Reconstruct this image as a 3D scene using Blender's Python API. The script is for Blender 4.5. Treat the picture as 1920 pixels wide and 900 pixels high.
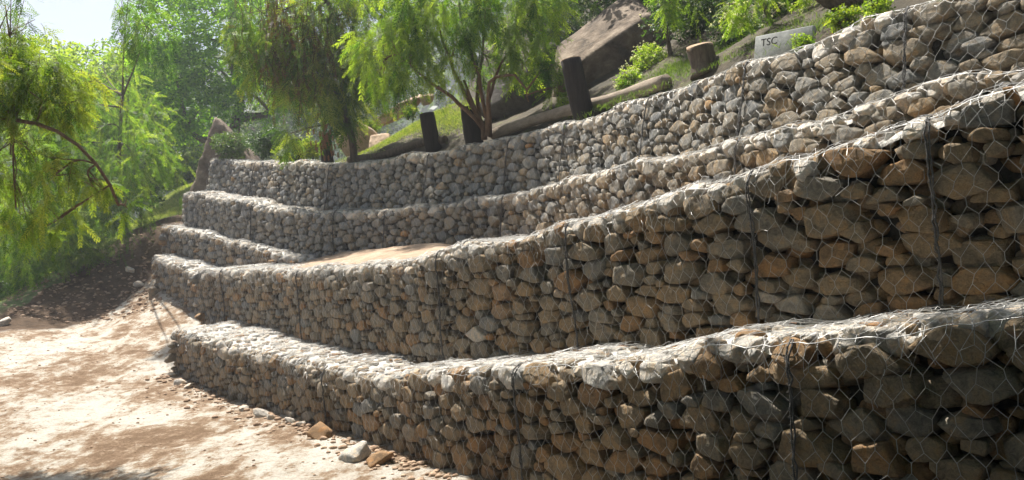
import bpy, math, random
import numpy as np
from mathutils import Matrix, Vector
rng = np.random.default_rng(7); random.seed(7)
for o in list(bpy.data.objects): bpy.data.objects.remove(o)
S = bpy.context.scene; C = S.collection
PI = math.pi; R = math.radians

# ------------------------------------------------------------ camera, sky, sun
ROLL = R(5.5); FPX = 1500.0
cd = bpy.data.cameras.new('camera'); cam = bpy.data.objects.new('camera', cd); C.objects.link(cam)
cd.sensor_width = 36; cd.lens = FPX/1920*36; cd.clip_start = .05; cd.clip_end = 3000
cr, sr = math.cos(ROLL), math.sin(ROLL)
cam.matrix_world = Matrix(((cr, sr, 0, 0), (0, 0, -1, 0), (-sr, cr, 0, 0), (0, 0, 0, 1)))
S.camera = cam
S.render.resolution_x = 1024; S.render.resolution_y = 480
SUN_EL = R(65); SUN_AZ = R(-28)           # azimuth measured from +Y towards +X
w = bpy.data.worlds.new('World'); S.world = w; w.use_nodes = True
nt = w.node_tree; bg = nt.nodes['Background']
sky = nt.nodes.new('ShaderNodeTexSky'); sky.sky_type = 'NISHITA'; sky.sun_disc = False
sky.sun_elevation = SUN_EL; sky.sun_rotation = SUN_AZ; sky.dust_density = 3.0; sky.air_density = 1.0
nt.links.new(sky.outputs[0], bg.inputs[0]); bg.inputs[1].default_value = 0.05
sd = bpy.data.lights.new('sun', 'SUN'); sd.energy = 5.0; sd.angle = R(.5); sd.color = (1, .95, .87)
so = bpy.data.objects.new('sun', sd); C.objects.link(so)
sv = Vector((math.sin(SUN_AZ)*math.cos(SUN_EL), math.cos(SUN_AZ)*math.cos(SUN_EL), math.sin(SUN_EL)))
so.rotation_euler = sv.to_track_quat('Z', 'Y').to_euler(); so.location = (-20, 20, 40)
S.view_settings.view_transform = 'Standard'; S.view_settings.look = 'None'
S.view_settings.exposure = 1.48; S.view_settings.gamma = 1.0; S.view_settings.use_curve_mapping = False
try:
    S.cycles.max_bounces = 8; S.cycles.diffuse_bounces = 4; S.cycles.transmission_bounces = 6
    S.cycles.transparent_max_bounces = 6; S.cycles.volume_bounces = 0
except Exception: pass

# ------------------------------------------------------------ helpers
def Wp(x, y, d):
    """photo pixel (1920x900) at depth d -> world"""
    x = np.asarray(x, float); y = np.asarray(y, float); d = np.asarray(d, float)
    u = (x-960)/FPX; v = (450-y)/FPX
    return np.stack([(u*cr+v*sr)*d, d*np.ones_like(u), (-u*sr+v*cr)*d], -1)

def tag(o, label=None, cat=None, group=None, kind=None):
    if label: o['label'] = label
    if cat: o['category'] = cat
    if group: o['group'] = group
    if kind: o['kind'] = kind
    return o
def empty(name, loc, label, cat, group=None):
    o = bpy.data.objects.new(name, None); C.objects.link(o); o.location = [float(a) for a in loc]
    o.empty_display_size = .2
    return tag(o, label, cat, group)
def mesh(name, V, F, mat, parent=None, tint=None, smooth=False, rel=False):
    """F: (n,k) int array or list of such arrays"""
    V = np.asarray(V, np.float32)
    FL = F if isinstance(F, list) else [F]
    me = bpy.data.meshes.new(name); me.vertices.add(len(V)); 
    off = np.zeros(3, np.float32)
    if parent is not None:
        off = np.array(world_loc(parent), np.float32)
    org = V.mean(0) if rel else off
    me.vertices.foreach_set('co', (V-org).ravel())
    lv = np.concatenate([np.asarray(f).ravel() for f in FL]).astype(np.int32)
    tot = np.concatenate([np.full(len(f), np.asarray(f).shape[1]) for f in FL]).astype(np.int32)
    me.loops.add(len(lv)); me.loops.foreach_set('vertex_index', lv)
    me.polygons.add(len(tot)); st = np.concatenate([[0], np.cumsum(tot)[:-1]]).astype(np.int32)
    me.polygons.foreach_set('loop_start', st)
    try: me.polygons.foreach_set('loop_total', tot)
    except Exception: pass
    if smooth: me.polygons.foreach_set('use_smooth', np.ones(len(tot), bool))
    if tint is not None:
        a = me.attributes.new('tint', 'FLOAT', 'POINT'); a.data.foreach_set('value', np.asarray(tint, np.float32))
    me.update(calc_edges=True); me.validate()
    if mat: me.materials.append(mat)
    o = bpy.data.objects.new(name, me); C.objects.link(o)
    if rel: o.location = [float(a) for a in (org-off)]
    if parent is not None: o.parent = parent
    return o
_wl = {}
def world_loc(o):
    p = np.zeros(3)
    while o is not None:
        p = p+np.array(o.location); o = o.parent
    return p

def hash2(i, j, s):
    h = np.sin(i*127.1+j*311.7+s*74.7)*43758.5453
    return h-np.floor(h)
def vnoise(x, y, s=0):
    i = np.floor(x); j = np.floor(y); fx = x-i; fy = y-j
    fx = fx*fx*(3-2*fx); fy = fy*fy*(3-2*fy)
    return (hash2(i, j, s)*(1-fx)+hash2(i+1, j, s)*fx)*(1-fy)+(hash2(i, j+1, s)*(1-fx)+hash2(i+1, j+1, s)*fx)*fy
def fbm(x, y, s=0, o=4):
    t = 0; a = .5
    for k in range(o):
        t = t+a*(vnoise(x, y, s+k)-.5); x = x*2.03; y = y*2.03; a *= .5
    return t
def noise3(P, f, s=0):
    a = np.sin(P[..., 0]*f*1.3+1.7*s+2*np.sin(P[..., 1]*f*.9+s))
    b = np.sin(P[..., 1]*f*1.1+2.3*s+2*np.sin(P[..., 2]*f*1.2+s*1.3))
    c = np.sin(P[..., 2]*f*1.2+.9*s+2*np.sin(P[..., 0]*f+s*.7))
    return (a+b+c)/3
def ico(n):
    import bmesh
    b = bmesh.new(); bmesh.ops.create_icosphere(b, subdivisions=n, radius=1)
    V = np.array([v.co[:] for v in b.verts]); F = np.array([[v.index for v in f.verts] for f in b.faces]); b.free()
    return V/np.linalg.norm(V, axis=1)[:, None], F
ICO = {k: ico(k) for k in (2, 3, 4, 5)}
def sst(a, b, x): t = np.clip((x-a)/(b-a), 0, 1); return t*t*(3-2*t)
def nrm(a): return a/np.maximum(np.linalg.norm(a, axis=-1, keepdims=True), 1e-9)
def tubes(A, B, r, k=3, r2=None):
    """separate prisms from A to B"""
    A = np.asarray(A, float); B = np.asarray(B, float); n = len(A)
    r = np.broadcast_to(r, (n,)); r2 = r if r2 is None else np.broadcast_to(r2, (n,))
    D = nrm(B-A); up = np.where(np.abs(D[:, 2:3]) > .9, np.array([[1., 0, 0]]), np.array([[0., 0, 1]]))
    X = nrm(np.cross(D, up)); Y = np.cross(D, X)
    an = np.arange(k)*2*PI/k
    ring = X[:, None]*np.cos(an)[None, :, None]+Y[:, None]*np.sin(an)[None, :, None]
    V = np.concatenate([A[:, None]+ring*r[:, None, None], B[:, None]+ring*r2[:, None, None]], 1).reshape(-1, 3)
    q = np.array([[i, (i+1) % k, k+(i+1) % k, k+i] for i in range(k)])
    F = (q[None]+(np.arange(n)*2*k)[:, None, None]).reshape(-1, 4)
    return V, F
def path_tube(P, rad, k=8, cap=True, bump=0, seed=0):
    P = np.asarray(P, float); n = len(P); rad = np.broadcast_to(rad, (n,)).astype(float)
    T = nrm(np.gradient(P, axis=0)); X = np.cross(T[0], [0, 0, 1.])
    if np.linalg.norm(X) < .1: X = np.cross(T[0], [1., 0, 0])
    X = X/np.linalg.norm(X); V = []
    an = np.arange(k)*2*PI/k
    for i in range(n):
        X = X-T[i]*X.dot(T[i]); X /= np.linalg.norm(X); Y = np.cross(T[i], X)
        rr = rad[i]*(1+bump*np.sin(an*3+seed+i*.7)*.6+bump*rng.uniform(-.6, .6, k))
        V.append(P[i]+(X*np.cos(an)[:, None]+Y*np.sin(an)[:, None])*rr[:, None])
    V = np.concatenate(V)
    F = np.array([[i*k+j, i*k+(j+1) % k, (i+1)*k+(j+1) % k, (i+1)*k+j] for i in range(n-1) for j in range(k)])
    FL = [F]
    if cap:
        FL.append(np.array([list(range(k))[::-1], [(n-1)*k+j for j in range(k)]]))
    return V, FL
def smooth_path(P, n):
    P = np.asarray(P, float); m = len(P)
    Q = np.concatenate([[2*P[0]-P[1]], P, [2*P[-1]-P[-2]]]); t = np.linspace(0, m-1-1e-6, n)
    i = t.astype(int); f = (t-i)[:, None]
    p0, p1, p2, p3 = Q[i], Q[i+1], Q[i+2], Q[i+3]
    return .5*(2*p1+(p2-p0)*f+(2*p0-5*p1+4*p2-p3)*f*f+(3*p1-p0-3*p2+p3)*f**3)
class Acc:
    def __init__(s): s.V = []; s.F = {}; s.T = []; s.n = 0
    def add(s, V, F, tint=None):
        for f in (F if isinstance(F, list) else [F]):
            f = np.asarray(f); s.F.setdefault(f.shape[1], []).append(f+s.n)
        s.V.append(np.asarray(V, np.float32)); s.n += len(V)
        s.T.append(np.broadcast_to(np.asarray(0. if tint is None else tint, np.float32), (len(V),)))
    def build(s, name, mat, parent=None, smooth=False, rel=False):
        if not s.n: return None
        return mesh(name, np.concatenate(s.V), [np.concatenate(v) for v in s.F.values()], mat, parent, np.concatenate(s.T), smooth, rel)

# ------------------------------------------------------------ materials
def mat(name):
    m = bpy.data.materials.new(name); m.use_nodes = True; n = m.node_tree
    return m, n, n.nodes['Principled BSDF'], n.nodes, n.links
def ramp(N, stops, interp='LINEAR'):
    r = N.new('ShaderNodeValToRGB'); r.color_ramp.interpolation = interp
    e = r.color_ramp.elements
    while len(e) < len(stops): e.new(.5)
    for el, (p, c) in zip(e, stops): el.position = p; el.color = (*c, 1)
    return r
def noise(N, L, scale, det=4, co=None, dist=0, rough=.55):
    n = N.new('ShaderNodeTexNoise'); n.inputs['Scale'].default_value = scale; n.inputs['Detail'].default_value = det
    n.inputs['Distortion'].default_value = dist; n.inputs['Roughness'].default_value = rough
    if co: L.new(co, n.inputs['Vector'])
    return n
def mix(N, L, a, b, fac, mode='MIX'):
    m = N.new('ShaderNodeMix'); m.data_type = 'RGBA'; m.blend_type = mode
    for k, v in ((6, a), (7, b), (0, fac)):
        if isinstance(v, (int, float)): m.inputs[k].default_value = v
        elif isinstance(v, tuple): m.inputs[k].default_value = (*v, 1)
        else: L.new(v, m.inputs[k])
    return m.outputs[2]
def bump(N, L, h, b, strength=.4, dist=.01):
    n = N.new('ShaderNodeBump'); n.inputs['Strength'].default_value = strength; n.inputs['Distance'].default_value = dist
    L.new(h, n.inputs['Height']); L.new(n.outputs[0], b.inputs['Normal'])
def geo(N): return N.new('ShaderNodeNewGeometry').outputs['Position']
def tintattr(N):
    a = N.new('ShaderNodeAttribute'); a.attribute_name = 'tint'; return a.outputs['Fac']

def stone_mat(name='quarry_stone', g=1.0):
    m, n, b, N, L = mat(name); p = geo(N)
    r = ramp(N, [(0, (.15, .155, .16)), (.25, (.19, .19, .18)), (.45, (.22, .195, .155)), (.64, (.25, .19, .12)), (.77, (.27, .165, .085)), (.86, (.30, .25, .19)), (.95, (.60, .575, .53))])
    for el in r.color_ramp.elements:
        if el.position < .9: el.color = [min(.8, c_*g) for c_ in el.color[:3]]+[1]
    L.new(tintattr(N), r.inputs[0])
    n1 = noise(N, L, 11, 7, p, .6, .65); n2 = noise(N, L, 38, 9, p, 1.6, .78)
    c1 = ramp(N, [(.34, (.5, .52, .56)), (.5, (1, .98, .95)), (.64, (1.35, 1.08, .78))]); L.new(n1.outputs[0], c1.inputs[0])
    c2 = ramp(N, [(.3, (.45, .45, .47)), (.52, (1, 1, 1)), (.72, (1.45, 1.42, 1.35))]); L.new(n2.outputs[0], c2.inputs[0])
    c = mix(N, L, r.outputs[0], c1.outputs[0], .75, 'MULTIPLY'); c = mix(N, L, c, c2.outputs[0], .8, 'MULTIPLY')
    L.new(c, b.inputs['Base Color']); b.inputs['Roughness'].default_value = .88
    b.inputs['Specular IOR Level'].default_value = .25
    bump(N, L, n2.outputs[0], b, .9, .03)
    return m
def simple(name, stops, scale, rough=.9, bs=.4, bd=.01, det=6, dist=.5, spec=.25, metallic=0, scale2=None, stretch=None):
    m, n, b, N, L = mat(name); p = geo(N)
    if stretch:
        mp = N.new('ShaderNodeMapping'); mp.inputs['Scale'].default_value = stretch; L.new(p, mp.inputs['Vector']); p = mp.outputs[0]
    n1 = noise(N, L, scale, det, p, dist, .6); r = ramp(N, stops); L.new(n1.outputs[0], r.inputs[0])
    c = r.outputs[0]
    n2 = noise(N, L, scale2 or scale*6, 5, p, .3, .7)
    c2 = ramp(N, [(.3, (.72, .72, .72)), (.7, (1.25, 1.25, 1.25))]); L.new(n2.outputs[0], c2.inputs[0])
    c = mix(N, L, c, c2.outputs[0], .8, 'MULTIPLY')
    L.new(c, b.inputs['Base Color']); b.inputs['Roughness'].default_value = rough; b.inputs['Metallic'].default_value = metallic
    b.inputs['Specular IOR Level'].default_value = spec
    bump(N, L, n2.outputs[0], b, bs, bd)
    return m
def leaf_mat(name, cols, trans=.45, spec=.18):
    m, n, b, N, L = mat(name)
    r = ramp(N, [(i/(len(cols)-1), c) for i, c in enumerate(cols)]); L.new(tintattr(N), r.inputs[0])
    L.new(r.outputs[0], b.inputs['Base Color']); b.inputs['Roughness'].default_value = .55
    b.inputs['Specular IOR Level'].default_value = spec
    t = N.new('ShaderNodeBsdfTranslucent'); tc = mix(N, L, r.outputs[0], (1.9, 1.9, .55), 1.0, 'MULTIPLY')
    L.new(tc, t.inputs['Color'])
    ms = N.new('ShaderNodeMixShader'); ms.inputs[0].default_value = trans
    L.new(b.outputs[0], ms.inputs[1]); L.new(t.outputs[0], ms.inputs[2]); L.new(ms.outputs[0], N['Material Output'].inputs['Surface'])
    return m
M = {}
M['stone'] = stone_mat(g=1.18); M['stone_sunlit'] = stone_mat('sun_lightened_quarry_stone', 1.4)  # second copy is the same stone, lightened to paint in the upper tiers' sunlight
M['chips'] = simple('sun_whitened_stone_dust', [(.3, (.40, .385, .36)), (.55, (.62, .60, .56))], 22, bs=1.0, bd=.02, scale2=70)  # stone dust, whitened further to paint sun on the wall tops
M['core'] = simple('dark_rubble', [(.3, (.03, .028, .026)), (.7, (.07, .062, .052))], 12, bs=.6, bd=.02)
def wire_mat():
    m, n, b, N, L = mat('galvanised_wire'); p = geo(N)
    n1 = noise(N, L, 14, 3, p); r = ramp(N, [(.3, (.30, .30, .29)), (.6, (.46, .46, .45))]); L.new(n1.outputs[0], r.inputs[0])
    L.new(r.outputs[0], b.inputs['Base Color']); b.inputs['Roughness'].default_value = .38; b.inputs['Metallic'].default_value = .55
    return m
M['wire'] = wire_mat()
M['wire_dark'] = simple('weathered_lacing_wire', [(.3, (.05, .05, .05)), (.7, (.11, .105, .1))], 20, rough=.6)
M['bark'] = simple('bark', [(.3, (.06, .045, .033)), (.7, (.15, .12, .09))], 8, bs=.8, bd=.02, stretch=(3, 3, .6))
M['barkbrown'] = simple('brown_bark', [(.3, (.10, .06, .035)), (.7, (.2, .13, .08))], 8, bs=.8, bd=.02, stretch=(3, 3, .6))
M['post'] = simple('charred_post_wood', [(.3, (.012, .010, .009)), (.7, (.035, .028, .023))], 6, bs=.8, bd=.02, stretch=(4, 4, .5))
M['cut'] = simple('sawn_wood', [(.3, (.20, .13, .08)), (.7, (.38, .27, .18))], 25, bs=.4, bd=.01)
M['log'] = simple('pale_log', [(.3, (.20, .16, .12)), (.7, (.34, .28, .22))], 7, bs=.7, bd=.02, stretch=(1, 1, 3))
M['rock'] = simple('sandstone_boulder', [(.35, (.06, .046, .034)), (.5, (.14, .105, .075)), (.65, (.25, .20, .15))], 2.2, bs=.8, bd=.05, scale2=14)
M['tanrock'] = simple('smooth_tan_rock', [(.3, (.34, .24, .16)), (.7, (.48, .36, .26))], 2, bs=.4, bd=.03, scale2=16)
M['darkrock'] = simple('dark_boulder', [(.3, (.05, .045, .042)), (.7, (.11, .095, .085))], 2.5, bs=.8, bd=.05, scale2=14)
M['slab'] = simple('painted_slab', [(.3, (.24, .25, .24)), (.7, (.38, .39, .38))], 6, bs=.2, bd=.005)
M['ink'] = simple('black_paint', [(.3, (.02, .02, .02)), (.7, (.04, .04, .04))], 20, bs=.1)
M['leaf_pepper'] = leaf_mat('pepper_leaf', [(.03, .075, .015), (.06, .13, .02), (.11, .19, .03), (.20, .27, .05)], .6)
M['leaf_bright'] = leaf_mat('sunny_pepper_leaf', [(.045, .095, .018), (.09, .15, .025), (.155, .21, .035), (.24, .27, .06)], .5)
M['leaf_lush'] = leaf_mat('lush_leaf', [(.04, .11, .018), (.08, .18, .025), (.13, .26, .035), (.20, .33, .05)], .6)
M['leaf_dark'] = leaf_mat('glossy_dark_leaf', [(.02, .05, .018), (.035, .08, .025), (.06, .11, .03), (.10, .15, .05)], .35, .5)
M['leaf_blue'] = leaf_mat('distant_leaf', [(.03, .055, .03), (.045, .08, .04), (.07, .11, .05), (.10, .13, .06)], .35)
M['twig'] = leaf_mat('dry_twig', [(.05, .03, .02), (.10, .055, .03), (.17, .08, .04), (.26, .12, .06)], .2)
M['grass'] = leaf_mat('grass_blade', [(.07, .12, .03), (.12, .18, .05), (.20, .25, .09), (.30, .30, .15)], .4)
M['flower'] = leaf_mat('white_petal', [(.65, .65, .68), (.7, .7, .75), (.8, .8, .8)], .3)

def ground_mat():
    m, n, b, N, L = mat('sandy_soil'); p = geo(N)
    n1 = noise(N, L, .8, 10, p, .3, .68); n2 = noise(N, L, 6, 8, p, .2, .75); n3 = noise(N, L, 38, 8, p, 0, .75)
    mp = N.new('ShaderNodeMapping'); mp.inputs['Rotation'].default_value = (0, 0, R(38)); mp.inputs['Scale'].default_value = (1.3, .4, 1); L.new(p, mp.inputs['Vector'])
    n4 = noise(N, L, 1.3, 8, mp.outputs[0], .3, .7)
    a = N.new('ShaderNodeMath'); a.operation = 'ADD'; L.new(n1.outputs[0], a.inputs[0]); L.new(n4.outputs[0], a.inputs[1])
    a2 = N.new('ShaderNodeMath'); a2.operation = 'MULTIPLY_ADD'; L.new(n2.outputs[0], a2.inputs[0]); a2.inputs[1].default_value = .9; L.new(a.outputs[0], a2.inputs[2])
    a3 = N.new('ShaderNodeMath'); a3.operation = 'MULTIPLY'; L.new(a2.outputs[0], a3.inputs[0]); a3.inputs[1].default_value = .345
    r = ramp(N, [(.43, (.20, .13, .08)), (.466, (.29, .20, .13)), (.487, (.37, .285, .205)), (.503, (.48, .42, .345)), (.54, (.60, .56, .49))]); L.new(a3.outputs[0], r.inputs[0])
    c3 = ramp(N, [(.3, (.5, .47, .44)), (.48, (1, 1, 1)), (.7, (1.2, 1.2, 1.2))]); L.new(n3.outputs[0], c3.inputs[0])
    c = mix(N, L, r.outputs[0], c3.outputs[0], .8, 'MULTIPLY')
    # freshly dug brown earth and green cover away from the track, by place
    at = N.new('ShaderNodeAttribute'); at.attribute_name = 'dirt'
    ab = N.new('ShaderNodeAttribute'); ab.attribute_name = 'green'
    dr = ramp(N, [(.3, (.06, .04, .026)), (.7, (.17, .115, .075))]); L.new(n2.outputs[0], dr.inputs[0])
    gr = ramp(N, [(.3, (.09, .13, .05)), (.7, (.21, .25, .11))]); L.new(n2.outputs[0], gr.inputs[0])
    c = mix(N, L, c, dr.outputs[0], at.outputs['Fac']); c = mix(N, L, c, gr.outputs[0], ab.outputs['Fac'])
    L.new(c, b.inputs['Base Color']); b.inputs['Roughness'].default_value = .95; b.inputs['Specular IOR Level'].default_value = .15
    hs = N.new('ShaderNodeMath'); hs.operation = 'ADD'; L.new(n2.outputs[0], hs.inputs[0]); L.new(n3.outputs[0], hs.inputs[1])
    bump(N, L, hs.outputs[0], b, 1.0, .06)
    return m
M['ground'] = ground_mat()
M['earth'] = simple('brown_earth', [(.3, (.12, .08, .05)), (.5, (.24, .16, .105)), (.7, (.36, .26, .18))], 2.5, bs=.7, bd=.03, scale2=30)
M['ledge'] = simple('pale_brown_earth', [(.3, (.24, .165, .11)), (.5, (.34, .245, .17)), (.7, (.44, .34, .25))], 3, bs=.8, bd=.03, scale2=40)
M['bank'] = simple('leaf_litter', [(.3, (.03, .028, .018)), (.55, (.07, .055, .035)), (.75, (.10, .12, .04))], 2.5, bs=.7, bd=.03, scale2=30)
M['clod'] = simple('earth_clod', [(.3, (.22, .14, .09)), (.7, (.42, .31, .22))], 9, bs=.7, bd=.01)
M['hill'] = simple('forest_floor', [(.3, (.04, .06, .03)), (.7, (.09, .11, .05))], .3, bs=.5, bd=.5, scale2=2)

# ------------------------------------------------------------ terrain
def tps(ctrl):
    P = np.asarray(ctrl, float); X = P[:, :2]/10
    def U(r2): return np.where(r2 > 0, r2*np.log(np.maximum(r2, 1e-12)), 0)
    n = len(P); K = U(((X[:, None]-X[None])**2).sum(-1))+np.eye(n)*.01
    A = np.zeros((n+3, n+3)); A[:n, :n] = K; A[:n, n] = 1; A[:n, n+1:] = X; A[n, :n] = 1; A[n+1:, :n] = X.T
    wv = np.linalg.solve(A, np.concatenate([P[:, 2], np.zeros(3)]))
    def f(x, y):
        q = np.stack([np.ravel(x), np.ravel(y)], -1)/10
        r = U(((q[:, None]-X[None])**2).sum(-1))@wv[:n]+wv[n]+q@wv[n+1:]
        return r.reshape(np.shape(x))
    return f
def px(*rows): return [tuple(Wp(*r)) for r in rows]
gctrl = [(-14, -8, -1.9), (0, -8, -1.9), (10, -8, -1.9), (-14, 2, -1.9), (-5, 2, -1.88), (2, 3, -1.87), (8, 6, -1.9), (-9, 7, -1.87), (-3, 6.5, -1.88), (5, 12, -1.9), (0, 9, -1.9),
         (-2, 14, -1.6), (2, 18, -1.8)]
gctrl += px((850, 900, 6.4), (750, 862, 7.2), (610, 803, 8.7), (450, 764, 10.4), (315, 694, 12.4), (352, 592, 15), (280, 548, 17.3), (200, 600, 15.8),
            (100, 622, 14.8), (0, 626, 14.2), (200, 700, 12.3), (-100, 640, 13.5), (0, 750, 10.6), (140, 522, 17.6), (70, 572, 16.2), (0, 603, 15.2), (225, 452, 19.4), (290, 428, 19.6),
            (60, 560, 22), (150, 500, 25), (240, 425, 23), (300, 400, 23), (340, 372, 24.5), (375, 338, 27), (-60, 590, 18), (-200, 600, 22), (320, 470, 18.2), (300, 500, 17.2))
gctrl += [(-25, 40, -2.5), (-8, 42, -1), (0, 50, -5), (-40, 15, -1.5), (-60, 60, -3), (20, 60, -4), (-30, -20, -2), (30, -20, -2), (40, 20, -2), (-5, 26, .3), (-2, 32, -1.5), (-80, 0, -2), (-20, 20, -.6)]
g0 = tps(gctrl)
def gz(x, y):
    z = np.clip(g0(x, y), -7, 3.2); return z
def groundz(x, y):
    x = np.asarray(x, float); y = np.asarray(y, float)
    near = np.exp(-np.maximum(0, y-18)/6)
    return gz(x, y)+.12*fbm(x*.7, y*.7, 3, 3)+(.03*fbm(x*5, y*5, 9, 4)+.02*fbm(x*17, y*17, 29, 3))*near+.25*fbm(x*2.2, y*2.2, 19, 5)*sst(14, 17, y-.35*x-3)*near
fx = np.arange(-14, 4, .045); fy = np.arange(5.2, 21, .055)
def grow(a, step, lim, sgn):
    out = []
    while abs(a) < lim: step *= 1.18; a += sgn*step; out.append(a)
    return np.array(out)
gx = np.concatenate([grow(-14, .1, 300, -1)[::-1], fx, grow(4, .1, 300, 1)])
gy = np.concatenate([grow(5.2, .12, 60, -1)[::-1], fy, grow(21, .12, 400, 1)])
gy = gy[gy > -60]
GX, GY = np.meshgrid(gx, gy); GZ = groundz(GX, GY)
nr, nc = GX.shape
idx = np.arange(nr*nc).reshape(nr, nc)
def gridfaces(idx): return np.stack([idx[:-1, :-1], idx[:-1, 1:], idx[1:, 1:], idx[1:, :-1]], -1).reshape(-1, 4)
GV = np.stack([GX, GY, GZ], -1).reshape(-1, 3)
# mound line in plan: front toe of the dug bank
toe = np.array([Wp(*r)[:2] for r in ((-400, 640, 12.6), (-100, 640, 13.6), (0, 628, 14.3), (100, 622, 14.9), (200, 592, 16), (290, 545, 17.4), (330, 500, 18.5))])
ty = np.interp(GX, toe[:, 0], toe[:, 1])+.6*fbm(GX*1.5, GY*1.5, 5)
dirt = sst(-.15, .35, GY-ty)
crest = np.array([Wp(*r)[:2] for r in ((-400, 600, 15.5), (0, 603, 15.6), (70, 572, 16.8), (140, 522, 18.2), (225, 452, 20), (290, 428, 20.6), (330, 420, 21))])
cy = np.interp(GX, crest[:, 0], crest[:, 1])+.8*fbm(GX*1.2, GY*1.2, 15)
green = sst(0, .8, GY-cy)*sst(.35, .5, vnoise(GX*1.3, GY*1.3, 21)*.5+.4)
g = mesh('ground', GV, gridfaces(idx), M['ground'], smooth=True)
for nm, arr in (('dirt', dirt), ('green', green)):
    a = g.data.attributes.new(nm, 'FLOAT', 'POINT'); a.data.foreach_set('value', arr.ravel().astype(np.float32))
tag(g, kind='structure')

# ------------------------------------------------------------ gabion walls
class Curve:
    """front top edge: rows of (px, py, depth, height)"""
    def __init__(s, rows, batter=.0):
        rows = sorted(rows); r = np.array(rows, float); s.rows = r; s.batter = batter
        xs = np.linspace(r[0, 0], r[-1, 0], 400)
        def ev(col):
            # monotone-ish smoothing of linear interpolation
            v = np.interp(xs, r[:, 0], r[:, col]); return v
        inv = 1/ev(2)
        dd = 1/np.interp(xs, r[:, 0], 1/r[:, 2])
        ker = np.ones(25)/25
        def sm(v): return np.convolve(np.pad(v, 12, mode='reflect', reflect_type='odd'), ker, 'valid')
        P = Wp(xs, sm(ev(1)), sm(dd)); s.xs = xs; H = sm(ev(3))
        L = np.concatenate([[0], np.cumsum(np.linalg.norm(np.diff(P[:, :2], axis=0), axis=1))])
        s.L = L; s.P = P; s.H = H; s.len = L[-1]
        T = np.gradient(P[:, :2], L, axis=0); T = nrm(T); s.T = T
    def at(s, q):
        q = np.asarray(q, float)
        P = np.stack([np.interp(q, s.L, s.P[:, k]) for k in range(3)], -1)
        T = nrm(np.stack([np.interp(q, s.L, s.T[:, k]) for k in range(2)], -1))
        over = np.where(q < 0, q, np.where(q > s.len, q-s.len, 0))
        P[..., 0] += T[..., 0]*over; P[..., 1] += T[..., 1]*over
        return P, T, np.interp(q, s.L, s.H)
    def s_of_px(s, x): return float(np.interp(x, s.xs, s.L))
RC = .11
class Surf:
    def __init__(s, cv, seed, amp=.028, sag=.017): s.cv = cv; s.seed = seed; s.amp = amp; s.sag = sag
    def frame(s, q, t, off=0.):
        """q along, t: negative = down the face, 0..arc = rounded edge, beyond = top going back. Returns pos, S, T, N"""
        q = np.asarray(q, float); t = np.asarray(t, float); off = np.asarray(off, float)
        P, T2, H = s.cv.at(q); arc = RC*PI/2
        Tn = np.stack([T2[..., 0], T2[..., 1], 0*q], -1)
        # outward normal: towards the camera side (right of travel when going left->right)
        Nh = np.stack([T2[..., 1], -T2[..., 0], 0*q], -1)
        Z = np.broadcast_to(np.array([0, 0, 1.]), Nh.shape)
        th = np.clip(t/RC, 0, PI/2)
        b = s.cv.batter
        Nf = nrm(Nh*math.cos(b)+Z*math.sin(b)); Uf = nrm(Z*math.cos(b)-Nh*math.sin(b))
        n = Nf*np.cos(th)[..., None]+Z*np.sin(th)[..., None]; n = nrm(n)
        c = P-Nf*RC-Z*RC
        down = np.minimum(t, 0); back = np.maximum(t-arc, 0)
        pos = c+n*RC+Uf*down[..., None]-Nh*back[..., None]
        bul = s.amp*(np.sin(q*2.1+s.seed)*.5+np.sin(q*5.3+t*4+s.seed*2)*.35+np.sin(t*7+q*1.7)*.3)
        sag = s.sag*(np.sin(q*3.7+s.seed*3)+np.sin(q*8.9+s.seed)*.6+np.sin(q*17.3+s.seed)*.35)
        pos = pos+n*(bul+off)[..., None]; pos[..., 2] += sag*np.exp(np.minimum(t, 0)*4)
        up = nrm(np.cross(n, Tn)); 
        return pos, Tn, up, n

def scatter(q0, q1, t0, t1, rfun, el, seed):
    """dart throwing with varying radius, in metric (q/el, t)"""
    r_ = np.random.default_rng(seed); pts = []; cell = {}; g = .14
    area = (q1-q0)*(t1-t0)/el; n = int(area/(.045**2)*2.6)
    qs = r_.uniform(q0, q1, n); ts = r_.uniform(t0, t1, n); fr = np.linspace(0, 1, n)
    big = r_.uniform(0, 1, n)
    for i in range(n):
        base = rfun(qs[i], ts[i]); rr = base*(1.35-.85*min(1, fr[i]*1.6)**.8)*(0.85+.3*big[i])
        x, y = qs[i]/el, ts[i]; a, b = int(x/g), int(y/g); ok = True
        for ia in (a-1, a, a+1):
            for ib in (b-1, b, b+1):
                for (X, Y, Rr) in cell.get((ia, ib), ()):
                    if (X-x)**2+(Y-y)**2 < (.93*(rr+Rr))**2: ok = False; break
                if not ok: break
            if not ok: break
        if ok: cell.setdefault((a, b), []).append((x, y, rr)); pts.append((x, y, rr))
    return np.array(pts)

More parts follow.
